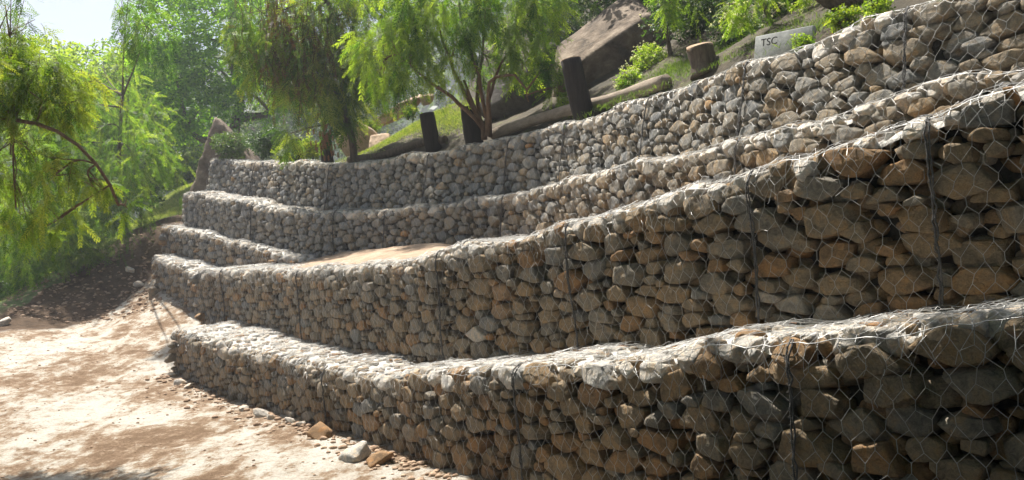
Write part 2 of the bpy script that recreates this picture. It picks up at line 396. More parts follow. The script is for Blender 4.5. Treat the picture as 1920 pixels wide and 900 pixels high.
def build_stones(surf, q0, q1, t0, t1, rfun, seed, hmax, el=2.6, sink=0.):
    """returns list of (V, F, tint, q, apparent size, centre)"""
    r_ = np.random.default_rng(seed); pts = scatter(q0, q1, t0, t1, rfun, el, seed); n = len(pts)
    out = []
    D2 = ((pts[:, None, :2]-pts[None, :, :2])**2).sum(-1)
    order = np.argsort(D2, axis=1)[:, 1:15]
    Q = pts[:, 0]*el; T = pts[:, 1]
    H = surf.cv.at(Q)[2]
    depth = r_.uniform(0, 1, n)**2*.05
    pos, S_, U_, N_ = surf.frame(Q, T, 0)
    cen = surf.cv.at(Q)[0]; dist = np.linalg.norm(pos, axis=1)
    for i in range(n):
        if T[i] < -H[i]-.02: continue
        rr = pts[i, 2]; nb = order[i]
        dx = (pts[nb, 0]-pts[i, 0])*el; dy = pts[nb, 1]-pts[i, 1]
        # metric bisector normals expressed in real space
        nx = dx/el/el; ny = dy; ln = np.hypot(nx, ny); nx, ny = nx/ln, ny/ln
        fr = rr/(rr+pts[nb, 2]); dd = (nx*dx+ny*dy)*fr-r_.uniform(-.004, .006)
        dd = np.maximum(dd, .012)
        el_i = el if T[i] < .05 else 1.25
        pl = [np.stack([nx, ny, r_.uniform(-.1, .12, len(nb))], -1)]; pd = [dd*r_.uniform(1.03, 1.14)]
        # four or five broken side faces, fitted inside the cell
        m_ = 4 if r_.uniform() < .7 else 5; th0 = r_.normal(0, .22) if m_ == 4 else r_.uniform(0, 6)
        an = th0+np.arange(m_)*2*PI/m_+r_.uniform(-.3, .3, m_)
        ux = np.cos(an); uy = np.sin(an); qd = nx[None]*ux[:, None]+ny[None]*uy[:, None]
        rho = np.min(np.where(qd > .15, dd[None]/np.maximum(qd, .15), 9), axis=1)
        rho = np.minimum(rho, rr*(1.2+.95*np.abs(ux)*(el_i-1)))
        pl.append(np.stack([ux, uy, r_.uniform(-.05, .28, m_)], -1)); pd.append(rho*r_.uniform(.95, 1.12, m_))
        topst = T[i] > .05
        bd = min(rr, .075)*r_.uniform(.65, 1.0)*(.55 if topst else 1)
        a = r_.uniform(0, 2*PI); tt = r_.uniform(.02, .22, 2)
        fn = np.array([[math.cos(a+k*2.6)*tt[k]*.7, math.sin(a+k*2.6)*tt[k], 1] for k in range(2)])
        pl.append(fn); pd.append(bd*np.array([1, r_.uniform(.93, 1.08)]))
        pl.append(np.array([[0, 0, -1.]])); pd.append(np.array([.09]))
        e = nrm(r_.normal(size=(5, 3))*np.array([1, 1, 1.])); e[:, 2] = np.abs(e[:, 2]); rad = np.hypot(e[:, 0]*rho.mean(), e[:, 1]*rr)+np.abs(e[:, 2])*bd
        pl.append(e); pd.append(rad*r_.uniform(.78, 1.05, 5))
        pn = nrm(np.concatenate(pl)); pd = np.concatenate(pd)
        app = rr*el/dist[i]*(1 if sink == 0 else .4)
        key = 5 if app > .03 else (4 if app > .0135 else (3 if app > .008 else 2))
        D, F = ICO[key]
        k = np.maximum(D@pn.T/pd[None], 1e-6); pw = r_.uniform(30, 70)
        rad = (k**pw).sum(1)**(-1/pw)
        rad = np.minimum(rad, .24)
        ph = r_.uniform(0, 6, 3)
        LV = D*rad[:, None]
        if key >= 3:
            nz = noise3(LV+ph, 28, ph[0])*.003
            if key >= 4: nz = nz+noise3(LV*[.6, 1.6, 1]+ph, 80, ph[1])*.0016+(np.abs(noise3(LV+ph, 45, ph[2]))-.3)*.004
            LV = LV*(1+nz/np.maximum(rad, .02))[:, None]
        base = pos[i]-N_[i]*(sink+bd+depth[i]*(.3 if topst else 1)-.012)
        V = base+LV[:, :1]*S_[i]+LV[:, 1:2]*U_[i]+LV[:, 2:3]*N_[i]
        out.append([V, F, None, Q[i], app*app, base, T[i]])
    return out

def hexwire(surf, q0, q1, t0, t1, seed, off=.02, pitch=.10, row=.095, jit=.005, rad=.0019, hfun=None, drop=0., slant=0.):
    r_ = np.random.default_rng(seed)
    na = int((q1-q0)/pitch)+1; nb = int((t1-t0)/row)+1
    if na < 1 or nb < 1: return Acc()
    a = row*.44
    i, j = np.meshgrid(np.arange(-1, na+2), np.arange(0, nb+1), indexing='ij')
    cx = q0+(i+.5*(j % 2))*pitch; cy = t0+j*row
    # lower node L at (cx,cy-a/2), upper node U at (cx,cy+a/2): link L-U, and U(i,j) to L(i,j+1),L(i+-1,j+1)
    jl = lambda: r_.normal(0, jit, cx.shape)
    Lq, Lt = cx+jl(), cy-a/2+jl(); Uq, Ut = cx+jl(), cy+a/2+jl(); Lo = off+r_.normal(0, jit*.8, cx.shape); Uo = off+r_.normal(0, jit*.8, cx.shape)
    Lq = Lq+slant*Lt; Uq = Uq+slant*Ut
    def P(q, t, o):
        q = np.clip(q, q0, q1); return surf.frame(q, t, o)[0]
    PL = P(Lq, Lt, Lo); PU = P(Uq, Ut, Uo)
    H = surf.cv.at(np.clip(Lq, q0, q1))[2]
    ok = (Lq > q0-.01) & (Lq < q1+.01) & (Lt > -H-.05) & (Lt < t1+.05)
    A = [PL[ok]]; B = [PU[ok]]; r = [np.full(ok.sum(), rad*1.45)]
    n_i, n_j = cx.shape
    for di in (0, 1):
        for par in (0, 1):
            js = np.arange(par, n_j-1, 2)
            # for even rows neighbours in next row: i-1, i ; odd rows: i, i+1
            sh = (-1+di) if par == 0 else di
            I = np.arange(max(0, -sh), n_i-max(0, sh))
            II, JJ = np.meshgrid(I, js, indexing='ij')
            o = ok[II, JJ] & ok[II+sh, JJ+1] & (r_.uniform(size=II.shape) > drop)
            A.append(PU[II, JJ][o]); B.append(PL[II+sh, JJ+1][o]); r.append(np.full(o.sum(), rad))
    A = np.concatenate(A); B = np.concatenate(B); r = np.concatenate(r)
    ac = Acc(); V, F = tubes(A, B, r, 3); ac.add(V, F); return ac

def wallthing(cv, label, seams, seed, D, rfun, group='stacked gabion walls of the terraced slope', capleft=True, tintc=(.45, .25, 0.), wires=1.0, tops=1.0, nind=100, lab=None, hexrad=.0014, lacing=True, topmess=1, sm='stone'):
    r_ = np.random.default_rng(seed+5)
    sf = Surf(cv, seed); arc = RC*PI/2
    Hm = cv.H.max()
    root = empty('gabion_terrace', (cv.P[len(cv.P)//2, 0], cv.P[len(cv.P)//2, 1], cv.P[len(cv.P)//2, 2]-cv.H.mean()), label, 'gabion wall', group)
    ss = [cv.s_of_px(x) for x in seams]; ss[0] = 0; ss[-1] = cv.len
    st = build_stones(sf, 0, cv.len, -Hm-.05, arc+D, rfun, seed, 9)
    deep = build_stones(sf, 0, cv.len, -Hm-.05, 0, lambda q, t: .036, seed+71, 9, sink=.075)
    for c in deep: c[4] = 0
    st += deep
    # end cap: short curve going back from the left end
    if capleft:
        P0 = cv.P[0].copy(); T0 = cv.T[0]
        class Cap: pass
        cap = Curve.__new__(Curve); n = 30
        back = np.array([-T0[1], T0[0]])        # inward
        Lc = D+.1
        pp = np.linspace(0, 1, n)
        cap.P = np.stack([P0[0]+back[0]*Lc*(1-pp), P0[1]+back[1]*Lc*(1-pp), np.full(n, P0[2])], -1)
        cap.L = Lc*pp; cap.len = Lc; cap.H = np.full(n, cv.H[0]); cap.T = np.repeat([[-back[0], -back[1]]], n, 0); cap.xs = pp; cap.batter = 0
        csf = Surf(cap, seed+1, .01, .01)
        cst = build_stones(csf, 0, Lc, -Hm-.05, arc*.5, rfun, seed+31, 9)
        for c in cst: c[3] = -1
        st += cst
    # tint per stone: dust and painted sun whiten tops, painted shade greys left ends
    for c in st:
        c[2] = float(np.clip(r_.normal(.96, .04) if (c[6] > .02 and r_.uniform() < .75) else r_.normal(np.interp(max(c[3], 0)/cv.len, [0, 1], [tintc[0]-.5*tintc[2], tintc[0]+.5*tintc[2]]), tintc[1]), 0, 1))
    # who is individual
    vis = sorted(range(len(st)), key=lambda k: -st[k][4] if in_view(st[k][5]) else 0)
    ind = set(v for v in vis[:nind] if in_view(st[v][5]))
    for b in range(len(ss)-1):
        a0, a1 = ss[b], ss[b+1]
        # core of the basket
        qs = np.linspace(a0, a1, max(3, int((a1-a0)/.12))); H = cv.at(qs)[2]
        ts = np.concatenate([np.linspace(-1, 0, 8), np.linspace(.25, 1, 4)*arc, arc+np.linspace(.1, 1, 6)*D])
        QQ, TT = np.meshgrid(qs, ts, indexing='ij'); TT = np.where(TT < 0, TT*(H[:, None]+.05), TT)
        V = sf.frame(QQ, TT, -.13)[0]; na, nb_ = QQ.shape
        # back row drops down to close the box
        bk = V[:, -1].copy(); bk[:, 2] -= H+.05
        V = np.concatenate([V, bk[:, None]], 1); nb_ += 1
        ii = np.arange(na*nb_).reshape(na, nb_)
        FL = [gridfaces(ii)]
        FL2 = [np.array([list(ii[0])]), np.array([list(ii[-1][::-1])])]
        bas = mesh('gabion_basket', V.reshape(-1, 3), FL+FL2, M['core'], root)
        fill = Acc()
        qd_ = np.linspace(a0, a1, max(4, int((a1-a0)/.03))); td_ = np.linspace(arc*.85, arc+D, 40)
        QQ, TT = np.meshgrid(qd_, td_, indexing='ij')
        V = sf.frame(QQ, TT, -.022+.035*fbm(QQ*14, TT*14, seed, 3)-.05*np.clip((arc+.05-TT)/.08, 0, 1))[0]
        dt = mesh('sun_whitened_dusty_chippings', V.reshape(-1, 3), gridfaces(np.arange(QQ.size).reshape(QQ.shape)), M['chips'], bas)  # dusty top layer, its colour whitened as painted sunlight
        for k, c in enumerate(st):
            inb = (a0 <= c[3] < a1) or (b == 0 and c[3] < a0) or (b == len(ss)-2 and c[3] >= a1)
            if not inb: continue
            if k in ind:
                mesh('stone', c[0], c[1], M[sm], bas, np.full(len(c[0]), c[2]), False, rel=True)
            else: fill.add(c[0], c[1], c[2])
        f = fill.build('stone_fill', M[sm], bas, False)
        if f: f['kind'] = 'stuff'
        wa = hexwire(sf, a0, a1, -Hm-.05, arc+D, seed+100+b, rad=hexrad)
        if topmess:
            for k in range(topmess):
                w2 = hexwire(sf, a0, a1, -.05-.03*k, arc+D, seed+200+b+17*k, off=.024+.012*k, jit=.010, rad=hexrad*.8, slant=.15*(k+1)+.1, drop=.1)
                wa.add(np.concatenate(w2.V), [np.concatenate(v) for v in w2.F.values()])
            # loose wire ends and lid overlap along the upper edge
            m = int(sum(1+16*math.exp(-(x_/cv.len)*2.6) for x_ in np.arange(a0, a1, .25))*.25*topmess); q = r_.uniform(a0, a1, m); t = r_.uniform(-.16, arc+.05, m)
            A = sf.frame(q, t, .02)[0]; q2 = q+r_.normal(0, .05, m); t2 = t-r_.uniform(.02, .09, m)
            Bm = sf.frame(np.clip(q2, a0, a1), t2, r_.uniform(.03, .055, m))[0]
            q3 = q2+r_.normal(0, .03, m); Cc = sf.frame(np.clip(q3, a0, a1), t2-r_.uniform(.0, .05, m), r_.uniform(.02, .07, m))[0]
            V, F = tubes(A, Bm, hexrad*1.2, 3); wa.add(V, F); V, F = tubes(Bm, Cc, hexrad*1.1, 3); wa.add(V, F)
        if capleft and b == 0:
            w3 = hexwire(csf, 0, csf.cv.len, -Hm-.05, arc, seed+300, rad=hexrad)
            wa.add(np.concatenate(w3.V), [np.concatenate(v) for v in w3.F.values()])
        # selvedge wire along the top edge
        for tt, oo in ((arc*.45, .03),):
            q = np.arange(a0, a1, .05); p = sf.frame(q, np.full(len(q), tt)+r_.normal(0, .004, len(q)), oo+r_.normal(0, .002, len(q)))[0]
            if len(q) > 2: V, F = tubes(p[:-1], p[1:], hexrad*1.5, 4); wa.add(V, F)
        wa.build('wire_mesh', M['wire'], bas)
        if lacing and b > 0:
            la = Acc(); q = a0
            t = np.arange(-cv.at(q)[2], arc*.7, .035)
            for o in (-.006, .006):
                p = sf.frame(np.full(len(t), q+o)+r_.normal(0, .004, len(t)), t, np.full(len(t), .026)+r_.normal(0, .003, len(t)))[0]
                V, F = tubes(p[:-1], p[1:], .0055, 5); la.add(V, F)
            t = np.arange(-cv.at(q)[2], arc*.7, .02); z = np.where(np.arange(len(t)) % 2 == 0, -.016, .016)
            p = sf.frame(q+z, t, np.full(len(t), .034))[0]; V, F = tubes(p[:-1], p[1:], .0014, 4); la.add(V, F)
            la.build('lacing_wire', M['wire_dark'], bas)
    return root, sf

def in_view(p):
    if p[1] < .3: return False
    u = (p[0]*cr-p[2]*sr)/p[1]; v = (p[0]*sr+p[2]*cr)/p[1]
    return abs(u) < .645 and abs(v) < .305

T1 = Curve([(318, 620, 12.3, .75), (345, 626, 11.9, .8), (450, 655, 10.5, .85), (620, 695, 8.6, .9), (740, 706, 7.4, .95), (960, 688, 5.9, 1.15), (1200, 668, 4.8, 1.25), (1400, 645, 4.1, 1.3), (1650, 617, 3.5, 1.3), (1900, 598, 3.1, 1.3), (2250, 575, 2.6, 1.3)])
T2 = Curve([(366, 508, 14.2, 1.0), (440, 506, 12.8, 1.1), (520, 508, 11.6, 1.15), (620, 503, 10.1, 1.2), (740, 492, 8.7, 1.2), (812, 482, 8.0, 1.15), (828, 466, 7.9, 1.15), (900, 458, 7.4, 1.1), (1000, 436, 6.8, 1.1), (1100, 404, 6.2, 1.1), (1200, 380, 5.75, 1.1),
            (1300, 358, 5.3, 1.05), (1400, 332, 4.95, 1.0), (1500, 289, 4.65, 1.), (1600, 251, 4.4, 1.05), (1700, 218, 4.15, 1.05), (1800, 187, 3.95, 1.05), (1920, 158, 3.75, 1.1), (2250, 110, 3.2, 1.1)], .0)
T3 = Curve([(343, 361, 17.5, 1.3), (400, 363, 16.3, 1.5), (450, 378, 15.5, 1.5), (520, 391, 14.8, 1.3), (600, 398, 13.8, 1.1), (700, 394, 12.8, 1.), (800, 384, 11.9, 1.), (900, 371, 11, 1.), (1000, 352, 10, 1.), (1100, 326, 8.9, 1.), (1200, 298, 7.9, 1.), (1335, 268, 6.9, 1.),
            (1503, 235, 5.9, .9), (1646, 180, 5.25, .8), (1776, 141, 4.85, .8), (1920, 112, 4.5, .8), (2200, 60, 3.9, .8)], R(7))
T4 = Curve([(392, 299, 18.3, 1.1), (450, 299, 17.3, 1.1), (520, 302, 16.3, 1.1), (620, 306, 14.8, 1.1), (700, 299, 13.8, 1.1), (800, 283, 12.8, 1.1), (900, 264, 11.9, 1.1), (1000, 242, 11, 1.1), (1100, 215, 10, 1.1), (1200, 182, 9, 1.1), (1300, 149, 8.1, 1.1), (1395, 106, 7.2, 1.1),
            (1500, 82, 6.7, 1.1), (1600, 48, 6.2, 1.1), (1700, 8, 5.85, 1.1), (1800, -30, 5.6, 1.1), (1920, -75, 5.3, 1.1), (2200, -150, 4.7, 1.1)], R(15))
T5 = Curve([(300, 424, 17.3, .95), (340, 430, 16.7, .95), (400, 443, 15.8, .95), (460, 459, 14.9, .9), (520, 477, 14.1, .8), (575, 492, 13.4, .7)])
T6 = Curve([(284, 481, 16.5, .85), (310, 489, 16.0, .85), (340, 503, 15.4, .9), (380, 520, 14.7, .9)])
near = lambda a, b: (lambda q, t: a if t < .1 else b)
def rf(cv, r0, r1, top):
    L = cv.len
    return lambda q, t: (r0+(r1-r0)*(q/L)) if t < .06 else top
w1, s1 = wallthing(T1, 'lowest gabion wall, standing directly on the pale dirt track', [318, 608, 965, 1480, 2250], 11, 1.1, rf(T1, .042, .052, .036), tintc=(.58, .14, .08), topmess=1)
w2, s2 = wallthing(T2, 'long second gabion wall from the bottom, rising behind the lowest one', [366, 414, 556, 820, 1060, 1405, 1735, 2250], 22, .7, rf(T2, .042, .053, .036), tintc=(.53, .15, .16), topmess=1)
w3, s3 = wallthing(T3, 'third gabion wall, the tier just below the topmost one', [343, 472, 628, 720, 940, 1380, 2200], 33, .5, rf(T3, .042, .046, .036), sm='stone_sunlit', tintc=(.32, .12, .22), topmess=0)  # tint turns greyer leftward, painting in the shade there
w4, s4 = wallthing(T4, 'topmost gabion wall, with dark wooden posts standing behind it', [392, 476, 618, 802, 955, 1058, 1215, 1397, 1700, 2200], 44, .45, rf(T4, .042, .048, .036), sm='stone_sunlit', tintc=(.28, .13, .24), topmess=0)  # left end greyed in colour for its shade, like the tier below
w5, s5 = wallthing(T5, 'short gabion wall with a ragged top sloping down to the brown soil ledge', [300, 400, 575], 55, .6, rf(T5, .045, .045, .045), nind=40, tintc=(.4, .2, 0), lacing=False)
w6, s6 = wallthing(T6, 'lowest short gabion wall beside the dark earth bank at the far end of the track', [284, 380], 66, .6, rf(T6, .045, .045, .045), nind=40, tintc=(.45, .2, 0), lacing=False)

# terrace soil between the tiers
def ribbon(name, ca, cb, za, zb, x0, x1, m, offa=.5, offb=.35, seed=0, bmp=None):
    xs = np.linspace(x0, x1, 160); fr = np.linspace(0, 1, 24)
    A = np.stack([np.interp(xs, ca.xs, ca.P[:, k]) for k in range(3)], -1); B = np.stack([np.interp(xs, cb.xs, cb.P[:, k]) for k in range(3)], -1)
    Ta = np.stack([np.interp(xs, ca.xs, ca.T[:, k]) for k in range(2)], -1); Tb = np.stack([np.interp(xs, cb.xs, cb.T[:, k]) for k in range(2)], -1)
    A[:, 0] -= Ta[:, 1]*offa; A[:, 1] += Ta[:, 0]*offa; B[:, 0] -= Tb[:, 1]*offb; B[:, 1] += Tb[:, 0]*offb
    A[:, 2] += za(xs) if callable(za) else za; B[:, 2] += zb(xs) if callable(zb) else zb
    P = A[:, None]*(1-fr)[None, :, None]+B[:, None]*fr[None, :, None]
    P[..., 2] += .07*fbm(P[..., 0]*3, P[..., 1]*3, seed)+.03*fbm(P[..., 0]*11, P[..., 1]*11, seed+3)+(bmp(xs)[:, None]*sst(0, .1, fr)[None] if bmp else 0)
    ii = np.arange(P.shape[0]*24).reshape(-1, 24)
    return tag(mesh(name, P.reshape(-1, 3), gridfaces(ii), m, smooth=True), kind='structure')
H2 = lambda x: -np.interp(x, T2.xs, T2.H)+.12
ribbon('terrace_soil', T1, T2, -.14, H2, 366, 2240, M['earth'], .9)
zb3 = lambda x: (Wp(x, np.interp(x, [300, 450, 540, 600, 700, 800, 900, 1200, 1500, 2200], [530, 522, 498, 483, 472, 465, 458, 400, 300, 170]), np.interp(x, T3.xs, T3.P[:, 1]))[:, 2]-np.interp(x, T3.xs, T3.P[:, 2]))
ribbon('terrace_soil', T2, T3, -.07, zb3, 380, 2190, M['ledge'], .22, seed=4, bmp=lambda x: .09*sst(420, 500, x)*(1-sst(780, 832, x)))
ribbon('terrace_soil', T3, T4, -.14, -1.0, 393, 2190, M['earth'], .4, seed=5)

# hillside behind the topmost wall
hc = px((392, 303, 18.9), (520, 305, 17), (620, 309, 15.6), (700, 300, 14.5), (800, 283, 13.6), (900, 262, 12.6), (1000, 238, 11.6), (1100, 214, 10.6), (1200, 181, 9.6), (1300, 148, 8.7), (1395, 108, 7.9),
        (1500, 84, 7.4), (1600, 48, 6.9), (1700, 8, 6.5), (1920, -75, 5.9), (2200, -160, 5.2),
        (860, 192, 17), (810, 212, 17.2), (750, 250, 16.8), (700, 280, 16), (930, 225, 14.5), (960, 170, 17), (1000, 200, 13.4), (1050, 120, 16), (1150, 110, 13.5), (1200, 135, 11.5), (1250, 120, 11), (1300, 80, 11), (1400, 60, 10), (1500, 30, 9), (1400, -60, 13), (1600, -20, 8.5), (1700, -80, 8.6), (1900, -200, 8),
        (1000, 40, 20), (1200, -60, 18), (900, 110, 24))
hc += [(-7, 20.5, 2.2), (-5, 19.5, 1.4), (-3.2, 18.5, 1.3), (-6, 24, .2), (-3, 22, .5), (-2.2, 19.5, 1.6), (-1.5, 26, .5), (0, 30, 2), (-8, 30, -2), (10, 25, 9), (12, 10, 8), (20, 40, 12), (3, 35, 4)]
h0 = tps(hc)
xs = np.concatenate([np.linspace(393, 1400, 170), np.linspace(1410, 2190, 60)]); ks = np.concatenate([[.0], np.linspace(.12, 6, 40), np.linspace(6.4, 22, 30)])
P4 = np.stack([np.interp(xs, T4.xs, T4.P[:, k]) for k in range(3)], -1); t4 = np.stack([np.interp(xs, T4.xs, T4.T[:, k]) for k in range(2)], -1)
bx = P4[:, 0]-t4[:, 1]*.35; by = P4[:, 1]+t4[:, 0]*.35; dl = nrm(np.stack([bx, by], -1)+np.stack([by*.25, by*0], -1)*0)
HX = bx[:, None]+dl[:, :1]*ks[None]; HY = by[:, None]+dl[:, 1:]*ks[None]
HZ = h0(HX, HY); wt = np.clip(ks/1.0, 0, 1)[None]; HZ = HZ*wt+(P4[:, 2:]-.1)*(1-wt); HZ = HZ+.18*fbm(HX*1.1, HY*1.1, 31)*wt+.04*fbm(HX*6, HY*6, 32)
def hillz(x, y): return h0(np.asarray(x, float), np.asarray(y, float))
ii = np.arange(HX.size).reshape(HX.shape)
tag(mesh('hillside', np.stack([HX, HY, HZ], -1).reshape(-1, 3), gridfaces(ii), M['bank'], smooth=True), kind='structure')
# ---- PART 2 below
# ------------------------------------------------------------ far hills
hx_ = np.linspace(-200, 150, 120); hy_ = np.concatenate([np.linspace(45, 160, 80), np.linspace(165, 200, 8)])
rx = np.array([-150, -104, -60, -26, -6, 20, 60, 120, 290]); rz = np.array([30, 33, 36, 38, 42, 44, 44, 44, 44])
def hillfar(x, y): return -9+(np.interp(x, rx, rz)+9)*sst(40, 165, y)**1.1+9*fbm(x*.03, y*.03, 51)+3*fbm(x*.15, y*.15, 52)
AX, AY = np.meshgrid(hx_, hy_); ii = np.arange(AX.size).reshape(AX.shape)
tag(mesh('hills', np.stack([AX, AY, hillfar(AX, AY)], -1).reshape(-1, 3), gridfaces(ii), M['hill'], smooth=True), kind='structure')
n = 7000; tx = rng.uniform(-90, 70, n); tyy = 60+100*rng.uniform(0, 1, n)**.8; tz = hillfar(tx, tyy); k = 34
tr = rng.uniform(1.2, 2.8, n)
cen = np.repeat(np.stack([tx, tyy, tz+tr*.8], -1), k, 0); rr = np.repeat(tr, k)
pp = nrm(rng.normal(size=(n*k, 3)))*rr[:, None]*rng.uniform(.6, 1, (n*k, 1)); nn = nrm(pp+rng.normal(size=pp.shape)*.6*rr[:, None])
a_ = nrm(np.cross(nn, rng.normal(size=nn.shape))); b_ = np.cross(nn, a_); h_ = (rr*rng.uniform(.18, .34, n*k))[:, None]
V = np.stack([cen+pp+a_*h_, cen+pp+b_*h_, cen+pp-a_*h_, cen+pp-b_*h_], 1).reshape(-1, 3)
tag(mesh('forest', V, np.arange(len(V)).reshape(-1, 4), M['leaf_blue'], tint=np.repeat(np.repeat(rng.uniform(0, 1, n), k), 4)), 'hazy green woodland covering the far hillside', 'forest', kind='stuff')

# ------------------------------------------------------------ foliage
def tmpl_pinnate(n=9, l=.2, w=.045, seed=0):
    V = []; r_ = np.random.default_rng(seed)
    for k in range(n):
        x = .12+.86*k/(n-1)
        for s_ in (-1, 1):
            ll = l*(1-.35*abs(k/(n-1)-.4))*r_.uniform(.85, 1.1); an = R(r_.uniform(38, 58)); dx, dy = math.cos(an), s_*math.sin(an)
            z = r_.uniform(-.03, .03)
            V += [(x, 0, 0), (x+dx*ll*.45-dy*w/2, dy*ll*.45+dx*w/2, z), (x+dx*ll, dy*ll, z*2-.02), (x+dx*ll*.45+dy*w/2, dy*ll*.45-dx*w/2, z)]
    V += [(0, -.006, 0), (1, -.003, 0), (1, .003, 0), (0, .006, 0)]
    return np.array(V)
def tmpl_spray(n=8, l=.42, w=.2, seed=0):
    V = []; r_ = np.random.default_rng(seed)
    for k in range(n):
        x = .1+.8*k/n; d = nrm(np.array([r_.uniform(.1, .8), (-1)**k*r_.uniform(.4, 1), r_.uniform(-.6, .6)])); sd_ = nrm(np.cross(d, nrm(r_.normal(size=3))))
        ll = l*r_.uniform(.7, 1.15); p = np.array([x, 0, 0])
        V += [p, p+d*ll*.5+sd_*w/2, p+d*ll, p+d*ll*.5-sd_*w/2]
    return np.array(V)
PIN = [tmpl_pinnate(9, .24, .05, s_) for s_ in range(3)]; PINF = [tmpl_pinnate(6, .3, .085, s_) for s_ in range(3)]
SPR = [tmpl_spray(8, .42, .2, s_) for s_ in range(5)]; SPRF = [tmpl_spray(5, .6, .3, s_) for s_ in range(5)]
BLADE = [np.array([(0, -.03, 0), (0, .03, 0), (.55, .022, 0), (.55, -.022, 0), (.55, -.022, 0), (.55, .022, 0), (1, .004, 0), (1, -.004, 0)])]
def fronds(P, D, L, tmps, droop=.3, tint=None):
    P = np.asarray(P); D = nrm(D); n = len(P)
    L = np.broadcast_to(L, (n,)); side = nrm(np.cross(D, np.array([0, 0, 1.])+rng.normal(size=(n, 3))*.5)); N = np.cross(side, D)
    ti = rng.integers(0, len(tmps), n); Vs = []; Ts = []
    tint = rng.uniform(0, 1, n) if tint is None else tint
    for k, T in enumerate(tmps):
        m = ti == k
        if not m.any(): continue
        p, d, s_, nn, l = P[m][:, None], D[m][:, None], side[m][:, None], N[m][:, None], L[m][:, None, None]
        V = p+l*(T[None, :, :1]*d+T[None, :, 1:2]*s_+T[None, :, 2:]*nn); V[..., 2] -= (l[..., 0]*droop*T[None, :, 0]**2)
        Vs.append(V.reshape(-1, 3)); Ts.append(np.repeat(tint[m], len(T)))
    V = np.concatenate(Vs); return V, np.arange(len(V)).reshape(-1, 4), np.clip(np.concatenate(Ts), 0, 1)
def tree(name, label, cat, trunk, clumps, leaf='leaf_pepper', r0=.09, bark='bark', group=None, kind='weep', L=.24, tw=1.0, stems=None, tint=(.5, .25), far=False, base=None, twl=(.35, .9), extra=None, flowers=0):
    """trunk: rows (px,py,d); clumps: rows (px,py,d,r,ntwigs[,flat])"""
    P = smooth_path(Wp(*np.array(trunk, float).T), 14); b0 = P[0].copy()
    root = empty(name, b0, label, cat, group)
    bk = Acc(); V, F = path_tube(P, np.linspace(r0, r0*.45, len(P)), 8, bump=.12); bk.add(V, F)
    if stems:
        for st_ in stems:
            Q = smooth_path(Wp(*np.array(st_, float).T), 12); Q += rng.normal(0, .01, Q.shape); V, F = path_tube(Q, np.linspace(r0*.8, r0*.18, 12), 6, bump=.15); bk.add(V, F)
            P = np.concatenate([P, Q[4:]])
    lf = Acc(); tints = []
    TA = []; TB = []; FP = []; FD = []; FT = []; FL_ = []
    for c in clumps:
        cx, r, m = Wp(*c[:3]), c[3], int(c[4]*tw)
        j = np.argmin(np.linalg.norm(P-cx, axis=1)+rng.uniform(0, .3, len(P))); A = P[j]
        mid = (A+cx)/2+rng.normal(0, .12*r, 3)+np.array([0, 0, .15*r])
        Q = smooth_path([A, mid, cx], 8); V, F = path_tube(Q, np.linspace(max(r0*.35, .012), .008, 8), 5, bump=.1); bk.add(V, F)
        for _ in range(5):
            e = cx+nrm(rng.normal(size=3))*r*.75; a = Q[rng.integers(3, 8)]
            q = smooth_path([a, (a+e)/2+rng.normal(0, .08*r, 3), e], 5); V, F = path_tube(q, np.linspace(.008, .003, 5), 4, cap=False); bk.add(V, F)
        ct = rng.normal(tint[0], tint[1]*.6)
        s_ = nrm(rng.normal(size=(m, 3)))*(rng.uniform(.15, 1, (m, 1))**.45)*r*np.array([1, 1, .8])+cx
        ok = noise3(s_, 2.2/r, j) > -.35; s_ = s_[ok]; m = len(s_)
        if kind == 'weep':
            out = nrm((s_-cx)*np.array([1, 1, .4])+rng.normal(size=(m, 3))*.3*r)
            l = rng.uniform(*twl, m)*min(1, r*1.2)
            nf = 7
            t = np.linspace(.12, 1, nf)
            pts = s_[:, None]+out[:, None]*(l[:, None]*np.sqrt(t)[None]*.45)[..., None]; pts[..., 2] -= l[:, None]*t[None]**1.4*.8
            TA.append(pts[:, :-1].reshape(-1, 3)); TB.append(pts[:, 1:].reshape(-1, 3))
            fp = pts.reshape(-1, 3); fd = rng.normal(size=fp.shape)*.7+np.repeat(out, nf, 0)*.4+np.array([0, 0, -.65])
            ft = np.repeat(rng.normal(ct, tint[1], m), nf)+rng.normal(0, .08, len(fp))
        else:
            fp = s_; fd = nrm(s_-cx)+rng.normal(size=(m, 3))*.7+np.array([0, 0, .25]); ft = rng.normal(ct, tint[1], m)
        FP.append(fp); FD.append(fd); FT.append(ft)
    FP = np.concatenate(FP); FD = np.concatenate(FD); FT = np.concatenate(FT)
    tm = (PINF if far else PIN) if kind == 'weep' else (SPRF if far else SPR)
    V, F, T = fronds(FP, FD, L*rng.uniform(.65, 1.2, len(FP)), tm, .3 if kind == 'weep' else .1, FT)
    cr_ = mesh('crown' if kind == 'weep' or 'tree' in name else 'foliage', V, F, M[leaf], root, T)
    if TA:
        V, F = tubes(np.concatenate(TA), np.concatenate(TB), .0022, 3); mesh('twigs', V, F, M['twig'], cr_, np.full(len(V), .35))['kind'] = 'stuff'
    bk.build('trunk' if 'tree' in name else 'stem', M[bark], root, True)
    if flowers:
        m = rng.choice(len(FP), flowers); p = FP[m]+nrm(FD[m])*L*.9
        V, F, T = fronds(np.repeat(p, 3, 0)+rng.normal(0, .012, (flowers*3, 3)), rng.normal(size=(flowers*3, 3)), .03, SPR, 0); mesh('flowers', V, F, M['flower'], root, T)
    if extra: extra(root)
    return root
PT = 'pepper trees around the terraces'; SH = 'shrubs on the planted bank'; BT = 'trees in the valley beyond the track'
